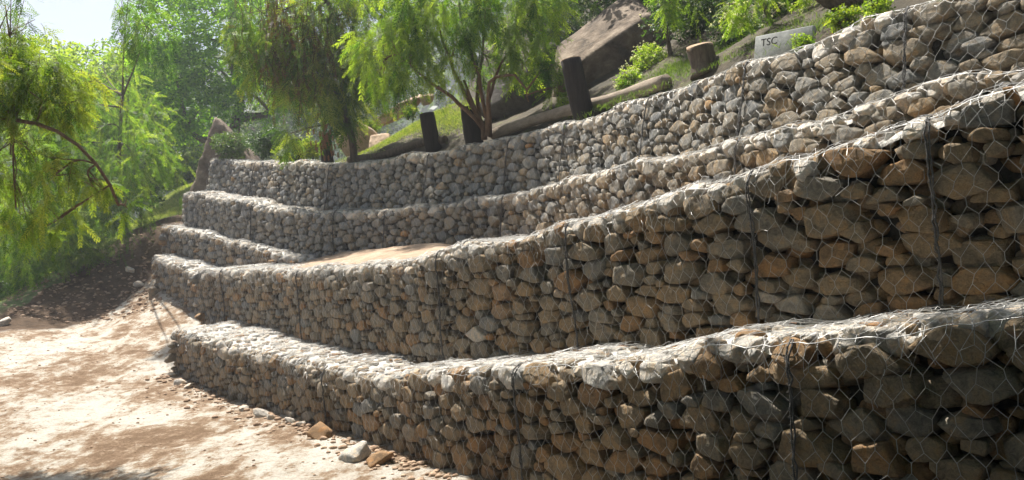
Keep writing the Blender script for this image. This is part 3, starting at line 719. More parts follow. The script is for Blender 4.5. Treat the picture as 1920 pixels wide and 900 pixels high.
# left: near branch of a pepper tree whose trunk stands off frame
tree('pepper_tree', 'bright pepper tree with a bare branch arching in from the left edge', 'tree', [(-420, 760, 9.5), (-430, 450, 9.3), (-380, 280, 9), (-250, 225, 8.7), (-100, 212, 8.5), (0, 222, 8.4), (60, 230, 8.4), (110, 248, 8.4), (160, 285, 8.5), (200, 335, 8.5), (222, 385, 8.6)],
     [(60, 150, 8.6, .5, 75), (130, 175, 8.8, .33, 30), (-30, 110, 8.4, .6, 70), (20, 60, 9, .4, 12), (20, 290, 8.6, .4, 24), (100, 330, 8.5, .3, 14), (175, 350, 8.6, .2, 9), (30, 390, 8.7, .35, 20), (235, 385, 8.7, .1, 3), (110, 410, 8.8, .22, 9), (-80, 300, 8.6, .6, 40), (10, 10, 9, .35, 10)],
     leaf='leaf_bright', r0=.032, bark='barkbrown', group=PT, L=.2, twl=(.18, .4), tint=(.5, .3), tw=1.5)
tree('pepper_tree', 'mid green pepper tree with a thin dark trunk rooted on the dark earth bank', 'tree', [(240, 447, 19.6), (232, 405, 19.4), (222, 330, 19.2), (225, 250, 19), (230, 180, 19)],
     [(180, 240, 18.5, 1.1, 90), (250, 290, 18.5, .9, 75), (262, 300, 19, .6, 40), (110, 280, 18, 1.1, 90), (205, 370, 18, .75, 60), (230, 200, 19.5, 1.0, 60), (60, 350, 17.5, .9, 70), (140, 390, 17.5, .7, 60), (150, 170, 20, 1.0, 50), (90, 200, 19, 1.0, 50), (200, 140, 21, .8, 40), (275, 50, 15.6, .5, 40), (240, 0, 15.6, .4, 20)], r0=.07, group=PT, L=.3, tint=(.55, .25))
tree('pepper_tree', 'pepper tree with low foliage sweeping the ground left of the earth bank', 'tree', [(30, 560, 19, ), (40, 470, 18.6), (20, 380, 18), (40, 280, 18)],
     [(30, 440, 17.5, .9, 70), (100, 440, 17.8, .7, 55), (20, 360, 18, 1.0, 70), (0, 510, 18, .6, 40), (150, 455, 18, .5, 35), (-60, 420, 18, 1.1, 60), (70, 500, 18.5, .45, 26), (190, 470, 18.2, .35, 20)], r0=.08, group=PT, L=.3, tint=(.45, .25))
for (a, b, d, lab, sp, tn) in ((60, 330, 27, 'broad tree behind the arching branch on the left, topped by small pale leaves', 2.3, .95), (190, 330, 29, 'tree below the gap of white sky, second from the left edge', 2.0, .85), (285, 330, 31, 'slim hazy tree between the sky gap and the big dark crown', 1.6, .6)):
    tree('broadleaf_tree', lab, 'tree', [(a, b+170, d), (a+5, b+60, d), (a-6, b-60, d), (a, b-120, d)],
         [(a+dx*58, 125+dy*62+abs(dx)*10, d+rng.uniform(-1.5, 1.5), sp*.55, 330) for dx in (-1, 0, 1) for dy in (0, 1, 2, 3)], leaf='leaf_pepper' if tn > .4 else 'leaf_blue', kind='broad', r0=.16, group=BT, L=.3, tint=(tn, .25), far=True)
tree('broadleaf_tree', 'small glossy dark tree at the end of the grass slope, left of the walls', 'tree', [(262, 432, 21), (264, 400, 21), (268, 350, 21)],
     [(255, 320, 21, .9, 500), (288, 300, 21.4, .7, 420), (260, 360, 20.6, .55, 300), (232, 365, 20.6, .5, 260)], leaf='leaf_dark', kind='broad', r0=.06, group=BT, L=.2, tint=(.6, .3))
# big central crown
tree('broadleaf_tree', 'large dense green tree with a dark forked trunk behind the far end of the walls', 'tree', [(445, 300, 27.1), (440, 240, 27.1), (450, 180, 27.1), (430, 90, 27.1), (440, 0, 27.1)],
     [(320, 50, 26.0, 1.41, 520), (330, 140, 26.0, 1.30, 520), (400, 30, 26.0, 1.58, 620), (420, 130, 26.0, 1.58, 620), (375, 205, 26.0, 1.13, 420), (490, 60, 26.6, 1.58, 560), (285, 110, 26.6, 0.68, 200), (470, 190, 26.0, 1.13, 400), (330, -40, 26.0, 1.47, 420), (430, -60, 26.6, 1.81, 500), (530, 150, 27.1, 1.13, 350), (560, 60, 27.1, 1.36, 350), (345, 240, 26.0, 0.56, 140)],
     leaf='leaf_lush', kind='broad', r0=.22, group=BT, L=.34, tw=1.1, tint=(.7, .3), stems=[[(448, 250, 27.1), (400, 262, 26.6), (372, 258, 26.0), (350, 235, 26.0)], [(450, 220, 27.1), (500, 215, 26.6), (530, 195, 26.0)]])
# weeping tree with dry brown twigs
def browntwigs(root):
    n = 150; x = rng.normal(545, 45, n); y = rng.uniform(-60, 90, n); P0 = Wp(x, y, rng.uniform(14.2, 15.4, n)); l = rng.uniform(.5, 1.5, n)
    t = np.linspace(0, 1, 8); pts = P0[:, None]+np.stack([np.sin(t[None]*6+x[:, None])*.07*t[None], np.cos(t[None]*5+x[:, None])*.06*t[None], -l[:, None]*t[None]], -1)
    V, F = tubes(pts[:, :-1].reshape(-1, 3), pts[:, 1:].reshape(-1, 3), .0045, 3)
    V2, F2, T2_ = fronds(pts[:, 2:].reshape(-1, 3), rng.normal(size=(n*6, 3))+np.array([0, 0, -1]), .15, PINF, .3, rng.uniform(.2, .8, n*6))
    a = Acc(); a.add(V, F, .1); a.add(V2, F2, T2_); a.build('dry_twigs', M['twig'], root)
    n = 46; P0 = Wp(rng.normal(612, 12, n), rng.normal(262, 18, n), rng.normal(15, .1, n)); D, Fi = ICO[2]
    for p in P0:
        a = Acc()
        for _ in range(9): a.add(p+np.array([0.011*math.sin(_*2), 0.011*math.cos(_*2), -.011*_])+D*.011, Fi, rng.uniform(.7, 1))
        a.build('berry_bunch', M['twig'], root)
tree('pepper_tree', 'weeping pepper tree with dry brown hanging twigs and a thin leaning dark trunk', 'tree', [(664, 305, 15.2), (660, 260, 15.2), (645, 205, 15.1), (642, 120, 15), (620, 20, 15), (590, -60, 15)],
     [(500, 30, 14.8, .65, 45), (560, 60, 15, .8, 60), (600, 120, 15, .75, 60), (545, 130, 14.8, .6, 45), (650, 50, 15, .8, 65), (690, 100, 15, .6, 45), (705, 20, 15, .8, 60), (615, 185, 15, .45, 36), (660, 150, 15.2, .5, 30), (480, 90, 14.8, .5, 30), (600, -40, 15, .9, 60), (690, -50, 15, .9, 50), (640, 215, 15, .25, 14), (545, 250, 15.4, .22, 9)],
     leaf='leaf_bright', r0=.075, bark='bark', group=PT, L=.32, tint=(.4, .35), extra=browntwigs, twl=(.3, .8), tw=1.1)
tree('pepper_tree', 'multi stemmed pepper tree growing just behind the topmost wall among the dark posts', 'tree', [(908, 262, 12.8), (905, 235, 12.8), (890, 205, 12.8), (870, 150, 12.8)],
     [(735, 70, 12.6, .62, 48), (790, 30, 12.6, .62, 52), (860, 10, 12.6, .6, 46), (930, 20, 12.6, .6, 50), (990, 60, 12.4, .4, 34), (1030, 120, 12, .16, 9), (775, 130, 12.6, .4, 26), (710, 140, 12.8, .3, 14), (850, 105, 12.8, .42, 20), (960, -30, 12.6, .7, 50), (1015, -10, 12.3, .36, 26), (980, 120, 12.6, .3, 18), (820, -50, 12.6, .8, 60), (720, -20, 12.6, .7, 50), (920, 110, 12.9, .35, 12), (1040, 165, 12, .15, 8)],
     leaf='leaf_pepper', r0=.05, bark='barkbrown', group=PT, L=.28, tint=(.65, .3), tw=1.1, twl=(.25, .6),
     stems=[[(905, 240, 12.8), (850, 185, 12.7), (790, 140, 12.6), (745, 100, 12.5)], [(905, 240, 12.8), (865, 160, 12.8), (835, 90, 12.8), (815, 20, 12.8)], [(915, 250, 12.7), (900, 150, 12.6), (868, 60, 12.6), (860, -30, 12.6)],
            [(915, 255, 12.7), (918, 190, 12.5), (935, 130, 12.5), (975, 60, 12.4)], [(918, 255, 12.6), (915, 190, 12.4), (920, 150, 12.3), (960, 140, 12.2), (985, 165, 12.1), (990, 190, 12.1)], [(905, 240, 12.8), (895, 180, 12.9), (905, 90, 12.9), (920, 0, 12.9)]])
tree('broadleaf_tree', 'unseen spreading tree added on the upper slope to shade the planted bank', 'tree', [(1500, -60, 16), (1480, -200, 15.5), (1430, -330, 15), (1400, -420, 15)],
     [(a, b, d, 1.3, 420) for a, b, d in ((1150, -190, 15), (1250, -230, 14.5), (1350, -250, 14), (1450, -240, 15), (1300, -160, 16), (1450, -180, 16), (1200, -330, 15.5), (1400, -330, 15.5))], kind='broad', r0=.2, L=.3, tint=(.4, .3), far=True, group=PT)  # off-frame tree, added to throw shade on the bank below
# unseen crown added over the camera to shade the near right corner
OV = [(.3, 5.0, 5.4, 1.0), (-.6, 4.2, 5.2, 1.2), (-1.5, 3, 5, 1.2), (-1.5, 6.3, 5.6, 1.1), (-3, 5.5, 5.5, 1.2), (-3, 6.9, 5.7, 1.0), (-3.4, 3.6, 5, 1.3), (-3.6, 1.6, 4.2, 1.4), (-4.6, -.5, 3.4, 1.4), (-5, -2.5, 2.6, 1.4), (-3, -3.6, 2.4, 1.5), (-1, -3.6, 2.8, 1.4), (-5.4, .8, 2.0, 1.2), (0.2, 2.9, 5.2, 1.3), (1.2, 2.2, 5.0, 1.2), (-.8, 1.6, 5.4, 1.3), (.6, .6, 5.2, 1.4), (2.4, 1.0, 5.6, 1.4), (2.0, 2.9, 5.6, 1.1), (-2, .2, 4.6, 1.4), (-.4, -1.2, 4.4, 1.4), (-2.6, -1.6, 3.8, 1.4), (1.6, -1.4, 4.4, 1.5), (3.6, 2.2, 6, 1.3)]
_W = Wp
def Wp(x, y, d):
    x = np.asarray(x, float)
    if np.any(x > 9e5): return np.stack([x-1e6, np.asarray(y, float)-1e6, np.asarray(d, float)-1e6], -1)
    return _W(x, y, d)
k6 = 1e6
tree('pepper_tree', 'unseen pepper tree added over the viewpoint to shade the near right corner of the walls', 'tree', [(k6-2.6, k6-2.2, k6-1.9), (k6-2.4, k6-1.9, k6+.5), (k6-1.6, k6-1.0, k6+2.6), (k6-.5, k6+.4, k6+4.6)],
     [(k6+a, k6+b, k6+c_, r, 520) for a, b, c_, r in OV], kind='broad', r0=.16, group=PT, L=.34, tint=(.5, .25), far=True)
Wp = _W
for (x_, y_, r_b, wh) in ((-5.2, .2, 1.7, 'level with the viewpoint across the track'), (-4.6, 2.4, 1.2, 'nearest the left edge of the picture'), (-4.6, -2.6, 1.8, 'behind the viewpoint to the left'), (-2.4, -4.4, 1.8, 'behind the viewpoint, second of the back row'), (.2, -4.6, 1.8, 'straight behind the viewpoint'), (2.6, -4.2, 1.8, 'behind the viewpoint against the walls'), (-6.4, 3.4, 1.3, 'farthest out across the track')):  # unseen bushes, added to cut bounce light on the near right walls
    _o = Wp; k6 = 1e6
    def Wp(x, y, d):
        x = np.asarray(x, float)
        if np.any(x > 9e5): return np.stack([x-1e6, np.asarray(y, float)-1e6, np.asarray(d, float)-1e6], -1)
        return _W(x, y, d)
    tree('bush', 'dense dark bush added unseen to dim the near right walls, '+wh, 'bush', [(k6+x_, k6+y_, k6-1.9), (k6+x_, k6+y_, k6-1.0), (k6+x_, k6+y_, k6)],
         [(k6+x_+rng.uniform(-.7, .7)*r_b, k6+y_+rng.uniform(-.7, .7)*r_b, k6+z_, r_b*.7, 380) for z_ in (-1.2, -.9, -.3, .2, .9, 1.3)], leaf='leaf_dark', kind='broad', r0=.05, L=.34, tint=(.3, .25), far=True, group='unseen bushes added beside the viewpoint to dim the walls')
    Wp = _W
# hanging strands at the upper right
tree('pepper_tree', 'slender pepper tree with pale hanging strands to the right of the big sloping boulder', 'tree', [(1262, 128, 11.2), (1250, 60, 11), (1240, 0, 10.9), (1230, -80, 10.8)],
     [(1240, 0, 10.6, .16, 8), (1255, 30, 10.7, .1, 4), (1290, -50, 10.6, .4, 20), (1270, -90, 10.8, .5, 30)], leaf='leaf_pepper', r0=.035, group=PT, L=.2, tint=(.75, .2))
tree('pepper_tree', 'pepper tree with hanging fronds above the lettered slab at the upper right', 'tree', [(1462, 95, 9.6), (1440, 30, 9.5), (1410, -40, 9.4), (1400, -120, 9.3)],
     [(1375, 15, 8.9, .16, 12), (1390, 30, 8.9, .12, 7), (1430, -30, 9, .25, 16), (1490, -20, 9.2, .2, 10), (1530, -30, 9, .2, 10), (1380, -50, 9, .35, 20)], leaf='leaf_pepper', r0=.035, group=PT, L=.17, tint=(.7, .2), flowers=160)
def shrub(label, x, y, d, r, n, leaf, L=.12, tint=(.5, .25), flowers=0, hang=0, spread=1.0, name='shrub', group=SH):
    cl = [(x+rng.uniform(-1, 1)*r*900/d*spread, y+rng.uniform(-.6, .4)*r*900/d, d+rng.uniform(-.3, .3)*r, r*rng.uniform(.5, .75), n/5) for _ in range(5)]
    return tree(name, label, name.replace('_', ' '), [(x, y+r*1500/d*.95, d), (x+2, y+r*700/d, d), (x, y, d)], cl, leaf=leaf, kind='broad', r0=.02, group=group, L=L, tint=tint, flowers=flowers)
shrub('leafy bush at the far left end of the topmost wall, against the pointed boulder', 432, 277, 18.3, .42, 700, 'leaf_dark', .13, (.8, .25))
shrub('dark bush behind the topmost wall, right of the pointed boulder', 492, 272, 17.8, .42, 700, 'leaf_dark', .13, (.35, .25))
shrub('small yellow green bush beside the leftmost dark post', 585, 280, 16.6, .3, 330, 'leaf_bright', .12, (.7, .25))
shrub('bright fern like plant trailing over the edge of the topmost wall', 526, 292, 16.0, .15, 120, 'leaf_bright', .12, (.6, .25), name='trailing_plant')
shrub('large dark green bush with pale flowers above the tree stump', 1310, 30, 11.4, .75, 1500, 'leaf_dark', .13, (.4, .3), 200)
shrub('dark green bush between the tree stump and the hanging fronds', 1385, 75, 9.9, .38, 800, 'leaf_dark', .11, (.4, .3), 60)
shrub('pale flowering bush right of the big sloping boulder', 1222, 118, 11.4, .3, 520, 'leaf_pepper', .1, (.9, .2), 120)
shrub('low flowering weed clump on the bank above the pale log', 1175, 152, 11.0, .2, 330, 'leaf_pepper', .09, (.9, .2), 70)
shrub('shaded bush on the bank above the big sloping boulder', 1120, 5, 15.5, 1.0, 1300, 'leaf_dark', .16, (.5, .3), 150)
shrub('bush at the top of the bank over the boulder peak', 1215, -30, 14, 1.0, 1300, 'leaf_dark', .16, (.6, .3), 120)
shrub('dark bush behind the lettered slab', 1490, 12, 9.9, .42, 1000, 'leaf_dark', .11, (.4, .3), 80)
shrub('dark bush at the top edge over the tree stump', 1400, -60, 12, 1.0, 1300, 'leaf_dark', .15, (.4, .3), 80)
shrub('bright leafy weed right of the lettered slab', 1590, 38, 7.2, .14, 200, 'leaf_bright', .09, (.5, .25))
shrub('low weed clump growing in front of the right half of the lettered slab', 1505, 82, 7.5, .09, 110, 'leaf_pepper', .07, (.8, .2))
shrub('small green weed at the foot of the dark fallen trunk', 1640, 15, 7.0, .12, 150, 'leaf_pepper', .09, (.8, .25))
shrub('dark bush behind the dark fallen trunk at the top edge', 1600, -60, 8.6, .6, 1200, 'leaf_dark', .12, (.4, .3))
shrub('dark leafy undergrowth left of the big sloping boulder', 1050, 50, 17, .9, 1100, 'leaf_dark', .16, (.1, .2))
shrub('bright green plant at the crest of the small grassy rise', 765, 210, 17.3, .18, 150, 'leaf_bright', .14, (.5, .2))
shrub('bright green plant beside the smooth tan rock', 697, 238, 17.2, .14, 110, 'leaf_bright', .14, (.5, .2))
shrub('rounded green bush on the ground beyond the earth bank, nearest the left edge', 45, 500, 19.5, 1.0, 1500, 'leaf_pepper', .2, (.6, .3), group=BT)
shrub('green bush beyond the earth bank, right of the one nearest the left edge', 140, 440, 21.5, 1.1, 1500, 'leaf_pepper', .2, (.45, .3), group=BT)
shrub('low dark bush at the left foot of the earth bank', -20, 560, 17.5, .5, 600, 'leaf_dark', .15, (.7, .3), group=BT)
for (x, y, d, r, lab, cl_) in ((540, 235, 48, 3.2, 'hazy pale tree in the valley, left of the thin leaning trunk', 'leaf_blue'), (610, 225, 52, 3.4, 'hazy pale tree in the valley just behind the thin leaning trunk', 'leaf_blue'), (480, 240, 44, 2.6, 'hazy tree in the valley right of the pointed boulder', 'leaf_blue'), (700, 205, 58, 3, 'hazy tree in the valley above the smooth tan rock', 'leaf_blue'),
                               (345, 300, 40, 2.2, 'hazy tree in the valley left of the pointed boulder', 'leaf_blue'), (370, 325, 30, .9, 'small light green tree at the top of the grass slope', 'leaf_pepper')):
    tree('broadleaf_tree', lab, 'tree', [(x, y+r*1500/d*1.3, d), (x+3, y+r*800/d, d), (x, y, d)], [(x+rng.uniform(-.9, .9)*r*1100/d, y+rng.uniform(-.8, .9)*r*1000/d, d+rng.uniform(-1, 1), r*.55, 260) for _ in range(6)], leaf=cl_, kind='broad', r0=.15, group=BT, L=.09*r+.12, tint=(.6, .3), far=True)

# ------------------------------------------------------------ grass and ground cover (uncountable)
def grass(label, pts, zf, L, leaf='grass', n=20000, tint=(.6, .25), name='grass', flowers=False):
    """pts: polygon-ish list of (px,py,d) blobs with radius"""
    P = []
    for (x, y, d, r, w_) in pts:
        c = Wp(x, y, d); m = int(n*w_); q = c[:2]+rng.normal(size=(m, 2))*r*.5; P.append(q)
    P = np.concatenate(P); z = zf(P[:, 0], P[:, 1]); m = len(P)
    base = np.stack([P[:, 0], P[:, 1], z-.01], -1); D = rng.normal(size=(m, 3))*.4+np.array([0, 0, 1])
    V, F, T = fronds(base, D, L*rng.uniform(.5, 1.3, m), BLADE, .5, rng.normal(*tint, m))
    return tag(mesh(name, V, F, M[leaf], tint=T), label, 'grass', kind='stuff')
grass('pale green grass on the slope beyond the far end of the walls', [(300, 395, 22.5, 1.6, .4), (340, 365, 24, 1.5, .3), (370, 340, 26, 1.6, .3), (260, 415, 22, 1.0, .2)], groundz, .14, n=26000, tint=(.7, .25))
grass('sunlit grass covering the small rise behind the wooden posts', [(850, 215, 16.3, 1.2, .3), (800, 240, 16.3, 1.1, .3), (745, 262, 16.2, .9, .3), (900, 215, 15.6, 1.0, .2)], lambda x, y: hillz(x, y)+.1*0, .12, n=26000, tint=(.55, .3))
grass('green weeds growing on the planted bank above the logs', [(1200, 140, 10.8, .7, .3), (1260, 120, 10.5, .7, .3), (1350, 80, 9.6, .7, .2), (1450, 70, 8.8, .5, .15), (1550, 40, 7.8, .5, .15)], hillz, .10, n=9000, tint=(.1, .2))  # blades tinted dark, putting the bank's shade into their colour
grass('green ground cover below the trees left of the earth bank', [(60, 540, 19.5, 1.3, .3), (150, 500, 20.5, 1.1, .3), (-20, 590, 17.5, .7, .1), (200, 470, 22, 1.2, .2)], groundz, .12, n=20000, tint=(.6, .3))
# ------------------------------------------------------------ rocks, posts, logs
def rockgeo(size, rot, seed, nplanes=16, sharp=16, res=5, rough=.03, freq=5, keep=None):
    r_ = np.random.default_rng(seed); D, F = ICO[res]
    n = nrm(r_.normal(size=(nplanes, 3))); d = r_.uniform(.72, 1.0, nplanes)
    n = np.concatenate([n, np.eye(3), -np.eye(3)]); d = np.concatenate([d, np.ones(6)])
    if keep: n = np.concatenate([n, nrm(np.array([k_[:3] for k_ in keep]))]); d = np.concatenate([d, [k_[3] for k_ in keep]])
    k = np.maximum(D@n.T/d[None], 1e-6); rad = (k**sharp).sum(1)**(-1/sharp)
    nz = noise3(D+seed, freq, seed)*rough+noise3(D+seed*2, freq*2.7, seed+1)*rough*.5+noise3(D+seed*2, freq*6.7, seed+2)*rough*.25
    V = D*(rad*(1+nz))[:, None]*np.array(size)
    cx, sx_, cy_, sy_, cz, sz = math.cos(rot[0]), math.sin(rot[0]), math.cos(rot[1]), math.sin(rot[1]), math.cos(rot[2]), math.sin(rot[2])
    Rm = np.array([[cz, -sz, 0], [sz, cz, 0], [0, 0, 1]])@np.array([[cy_, 0, sy_], [0, 1, 0], [-sy_, 0, cy_]])@np.array([[1, 0, 0], [0, cx, -sx_], [0, sx_, cx]])
    return V@Rm.T, F
def rock(name, label, x, y, d, size, rot, m, seed, cat='rock', group=None, **kw):
    V, F = rockgeo(size, rot, seed, **kw); c = Wp(x, y, d)
    o = mesh(name, V+c, F, m, tint=np.full(len(V), rng.uniform(.3, .9)), smooth=True, rel=True); return tag(o, label, cat, group)
BG = 'boulders on the upper slope'
rock('boulder', 'big boulder with a sunlit sloping top face, behind the tallest dark post', 1135, 100, 13, (1.12, .9, .72), (R(0), R(-30), R(-8)), M['rock'], 3, 'boulder', BG, nplanes=5, rough=.03, sharp=22, keep=[(.05, -.62, .78, .42), (.0, -1, -.35, .62), (-.8, -.2, .5, .75), (.9, -.3, .25, .85)])
rock('boulder', 'dark shaded boulder behind the multi stemmed tree', 985, 185, 14.6, (.85, .7, .62), (0, R(-20), 0), M['darkrock'], 5, 'boulder', BG, nplanes=10)
rock('boulder', 'pointed tan boulder at the far left end of the topmost wall', 424, 325, 19.3, (1.3, .75, 1.62), (0, 0, 0), M['rock'], 9, 'boulder', BG, nplanes=6, sharp=40, rough=.06, keep=[(-.94, .0, .34, .44), (.75, 0, .66, .5), (-.1, -.8, .6, .42)])
rock('boulder', 'smooth tan rock at the left foot of the grassy rise', 680, 272, 17.2, (.42, .5, .38), (0, R(-30), 0), M['tanrock'], 12, 'boulder', BG, nplanes=6, rough=.015)
rock('boulder', 'rounded speckled rock right of the smooth tan rock', 712, 275, 16.7, (.28, .35, .28), (0, R(-15), 0), M['tanrock'], 14, 'boulder', BG, nplanes=8)
rock('boulder', 'long slanting pale rock ledge on the crest of the grassy rise', 752, 208, 18, (.62, .3, .12), (0, R(-29), 0), M['tanrock'], 16, 'boulder', BG, nplanes=8)
rock('boulder', 'blunt tan rock end above the grassy rise', 802, 186, 17.8, (.16, .2, .13), (0, R(-20), 0), M['tanrock'], 19, 'boulder', BG, nplanes=8)
def post(label, x0, y0, x1, y1, d, r, cutmat='cut'):
    A = Wp(x0, y0, d); B = Wp(x1, y1, d); A = A-(B-A)*.25
    root = empty('wooden_post', A, label, 'post', 'dark wooden posts behind the topmost wall')
    P = np.linspace(0, 1, 9)[:, None]*(B-A)+A; V, F = path_tube(P, r*np.linspace(1.06, .97, 9), 18, bump=.05); mesh('shaft', V, F, M['post'], root, smooth=False)
    ax = nrm(B-A); V, F = path_tube([B+ax*.002, B+ax*.012], [r*.96, r*.9], 18, bump=.05); mesh('cut_top', V, F, M[cutmat], root)
    return root
post('tallest dark wooden post, standing in front of the big boulder', 1094, 216, 1070, 112, 10.9, .145)
post('squat dark wooden post standing in front of the grassy rise', 812, 275, 800, 214, 13.9, .135, 'post')
post('dark post half hidden by the stems of the multi stemmed tree', 888, 260, 878, 202, 13.0, .14, 'post')
post('short dark post behind the wall beside the yellow green bush', 560, 302, 555, 262, 16.6, .11, 'post')
post('short dark post behind the hanging red berries', 614, 302, 610, 252, 16.0, .12, 'post')
# stump
A = Wp(1325, 140, 9.3); B = Wp(1312, 88, 9.3)
rt = empty('tree_stump', A, 'sawn tree stump with a pale cut top on the planted bank', 'tree stump')
P = np.linspace(0, 1, 8)[:, None]*(B-A)+A; V, F = path_tube(P, np.array([1.3, 1.15, 1.05, 1, 1, 1, 1.02, 1.04])*.15, 20, bump=.06); mesh('bark', V, F, M['bark'], rt, smooth=True)
ax = nrm(B-A+np.array([0, -.12, 0])); V, F = path_tube([B-ax*.01, B+ax*.02], [.155, .148], 20, bump=.04); mesh('cut_top', V, F, M['cut'], rt)
def log(label, rows, r, m, name='log'):
    P = smooth_path(Wp(*np.array(rows, float).T), 20); V, F = path_tube(P, r*(1+.08*np.sin(np.arange(20)*.8)), 14, bump=.05)
    o = mesh(name, V, F, M[m], smooth=True, rel=True); return tag(o, label, 'log', 'logs lying behind the topmost wall')
log('long pale log lying against the foot of the tallest dark post', [(925, 252, 12.9), (1000, 226, 12.1), (1080, 204, 11.35), (1160, 182, 10.6), (1250, 152, 9.8)], .085, 'log')
log('dark log lying between the thin leaning trunk and the squat post', [(655, 300, 15.4), (720, 290, 14.8), (790, 268, 14.2), (835, 262, 13.8)], .07, 'bark')
log('thick dark fallen trunk at the top edge above the weeds', [(1548, -25, 8.0), (1600, -8, 7.8), (1680, -22, 7.6), (1780, -70, 7.4)], .17, 'bark', 'fallen_trunk')
# lettered slab
c = Wp(1470, 88, 7.75); rt = empty('lettered_slab', c, 'pale concrete slab with black letters half buried behind the topmost wall', 'slab')
ax_ = nrm(Wp(1530, 60, 7.45)-Wp(1415, 82, 7.95)); upv = nrm(np.array([math.sin(R(0)), .25, 1.])); nv = nrm(np.cross(ax_, upv)); upv = np.cross(nv, ax_)
def boxv(c, a, b, n_, ha, hb, hn):
    V = np.array([c+a*ha*i+b*hb*j+n_*hn*k for i in (-1, 1) for j in (-1, 1) for k in (-1, 1)])
    return V, np.array([[0, 1, 3, 2], [4, 6, 7, 5], [0, 4, 5, 1], [2, 3, 7, 6], [0, 2, 6, 4], [1, 5, 7, 3]])
V, F = boxv(c, ax_, upv, nv, .31, .15, .03)
sl = mesh('slab', V, F, M['slab'], rt); bv = sl.modifiers.new('bevel', 'BEVEL'); bv.width = .008; bv.segments = 2
tc = bpy.data.curves.new('lettering', 'FONT'); tc.body = 'TSC'; tc.size = .105; tc.extrude = .002; tc.align_x = 'LEFT'
to = bpy.data.objects.new('lettering', tc); C.objects.link(to)
nf = nv if nv[1] < 0 else -nv
org = c+nf*.0325-ax_*.24+upv*.035
Mx = Matrix(((ax_[0], upv[0], nf[0], org[0]), (ax_[1], upv[1], nf[1], org[1]), (ax_[2], upv[2], nf[2], org[2]), (0, 0, 0, 1)))
dg = bpy.context.evaluated_depsgraph_get(); me = bpy.data.meshes.new_from_object(to.evaluated_get(dg)); bpy.data.objects.remove(to)
lo = bpy.data.objects.new('lettering', me); C.objects.link(lo); me.materials.clear(); me.materials.append(M['ink']); me.transform(Matrix.Translation([-float(a) for a in c])@Mx); lo.parent = rt
# loose stones at the foot of the lowest wall
LS = 'loose stones at the foot of the lowest wall'
for k, (x, y, d, s_, lab) in enumerate(((322, 702, 12.1, .06, 'pale loose stone at the left corner of the lowest wall'), (338, 712, 11.7, .08, 'pale loose stone just right of the lowest wall corner'), (352, 716, 11.5, .05, 'small pale stone, third from the lowest wall corner'),
        (457, 764, 10.1, .06, 'pale stone lying midway along the first basket of the lowest wall'), (490, 783, 9.7, .085, 'large pale stone before the first lacing seam of the lowest wall'), (508, 790, 9.5, .05, 'small pale stone beside the large pale one'),
        (545, 797, 9.2, .05, 'small white stone left of the brown faced stone'), (566, 800, 9.0, .05, 'small white stone nearest the brown faced stone'), (604, 806, 8.4, .11, 'brown faced blocky stone at the foot of the lacing seam'), (665, 858, 7.4, .13, 'flat slab of stone casting a dark shadow on the track edge'),
        (712, 850, 7.2, .1, 'brown clod like stone at the edge of the shaded wall foot'), (8, 604, 15.0, .11, 'round white stone on the earth bank at the left edge'), (262, 548, 17.2, .1, 'pale stone low on the dark earth bank'), (245, 510, 17.8, .09, 'pale stone halfway up the dark earth bank'), (288, 560, 16.6, .07, 'small stone below the short lowest wall by the bank'))):
    V, F = rockgeo((s_*1.2, s_, s_*.7), rng.uniform(-.6, .6, 3), 60+k, nplanes=14, sharp=22, res=4, rough=.04, freq=4)
    c_ = Wp(x, y, d); zz = float(groundz(c_[0], c_[1])); c_[2] = zz+s_*.3
    tag(mesh('loose_stone', V+c_, F, M['stone'], tint=np.full(len(V), .93 if k not in (8, 10) else .75), smooth=True, rel=True), lab, 'stone', LS)
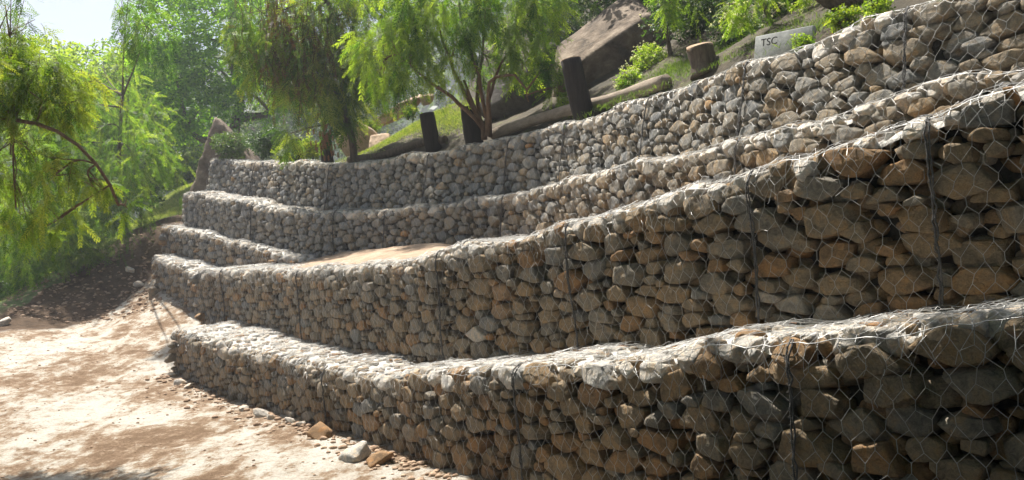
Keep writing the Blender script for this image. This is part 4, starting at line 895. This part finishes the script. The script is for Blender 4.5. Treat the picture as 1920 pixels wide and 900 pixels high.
# crumbled clods and gravel
a = Acc(); D, Fi = ICO[2]
def strew(n, f, smin, smax):
    for _ in range(n):
        x, y = f(); z = float(groundz(x, y)); s_ = rng.uniform(smin, smax)*rng.uniform(.4, 1)
        V = D*(1+.25*noise3(D*1.0, 3, rng.uniform(0, 9)))[:, None]*np.array([s_, s_*rng.uniform(.6, 1), s_*.6]); a.add(V+np.array([x, y, z+s_*.2]), Fi)
def alongwall():
    q = rng.uniform(0, T1.len*.62); P, T, H = T1.at(np.array([q])); o = abs(rng.normal(0, .22))+.03
    return P[0, 0]+T[0, 1]*o, P[0, 1]-T[0, 0]*o
def onpath(): return rng.uniform(-10, 0), rng.uniform(7, 15)
def onmound():
    p = Wp(rng.uniform(0, 300), 520, rng.uniform(15.5, 19.5)); return p[0], p[1]
strew(420, alongwall, .012, .05); strew(1600, onpath, .005, .022); strew(900, onmound, .015, .055)
tag(a.build('gravel', M['clod'], smooth=True), 'crumbled earth clods and gravel scattered over the track and along the wall foot', 'gravel', kind='stuff')

# dry fallen leaves on the ledges
LP_ = []
for cv_, sf_, D_, n_ in ((T1, s1, 1.1, 900), (T2, s2, .9, 900), (T3, s3, .6, 500), (T4, s4, .5, 500)):
    q = rng.uniform(0, cv_.len*.9, n_); t = RC*1.2+rng.uniform(0, 1, n_)**.8*D_; LP_.append(sf_.frame(q, t, .012)[0])
LP_ = np.concatenate(LP_); V, F, T = fronds(LP_, rng.normal(size=LP_.shape)*[1, 1, .25], rng.uniform(.03, .09, len(LP_)), [t_[-4:]*[1, 6, 1] for t_ in PIN], 0)
tag(mesh('leaf_litter', V, F, M['twig'], tint=T), 'dry brown fallen leaves scattered on the wall ledges', 'leaves', kind='stuff')
# ------------------------------------------------------------ air
m = bpy.data.materials.new('hazy_air'); m.use_nodes = True; n_ = m.node_tree; n_.nodes.clear()
vo = n_.nodes.new('ShaderNodeVolumePrincipled'); vo.inputs['Density'].default_value = .0022; vo.inputs['Color'].default_value = (.88, .93, 1, 1); vo.inputs['Anisotropy'].default_value = .25
ou = n_.nodes.new('ShaderNodeOutputMaterial'); n_.links.new(vo.outputs[0], ou.inputs['Volume'])
V = np.array([(x, y, z) for x in (-420, 420) for y in (-90, 520) for z in (-25, 56)], float)
tag(mesh('haze', V, np.array([[0, 1, 3, 2], [4, 6, 7, 5], [0, 4, 5, 1], [2, 3, 7, 6], [0, 2, 6, 4], [1, 5, 7, 3]]), m), kind='stuff')
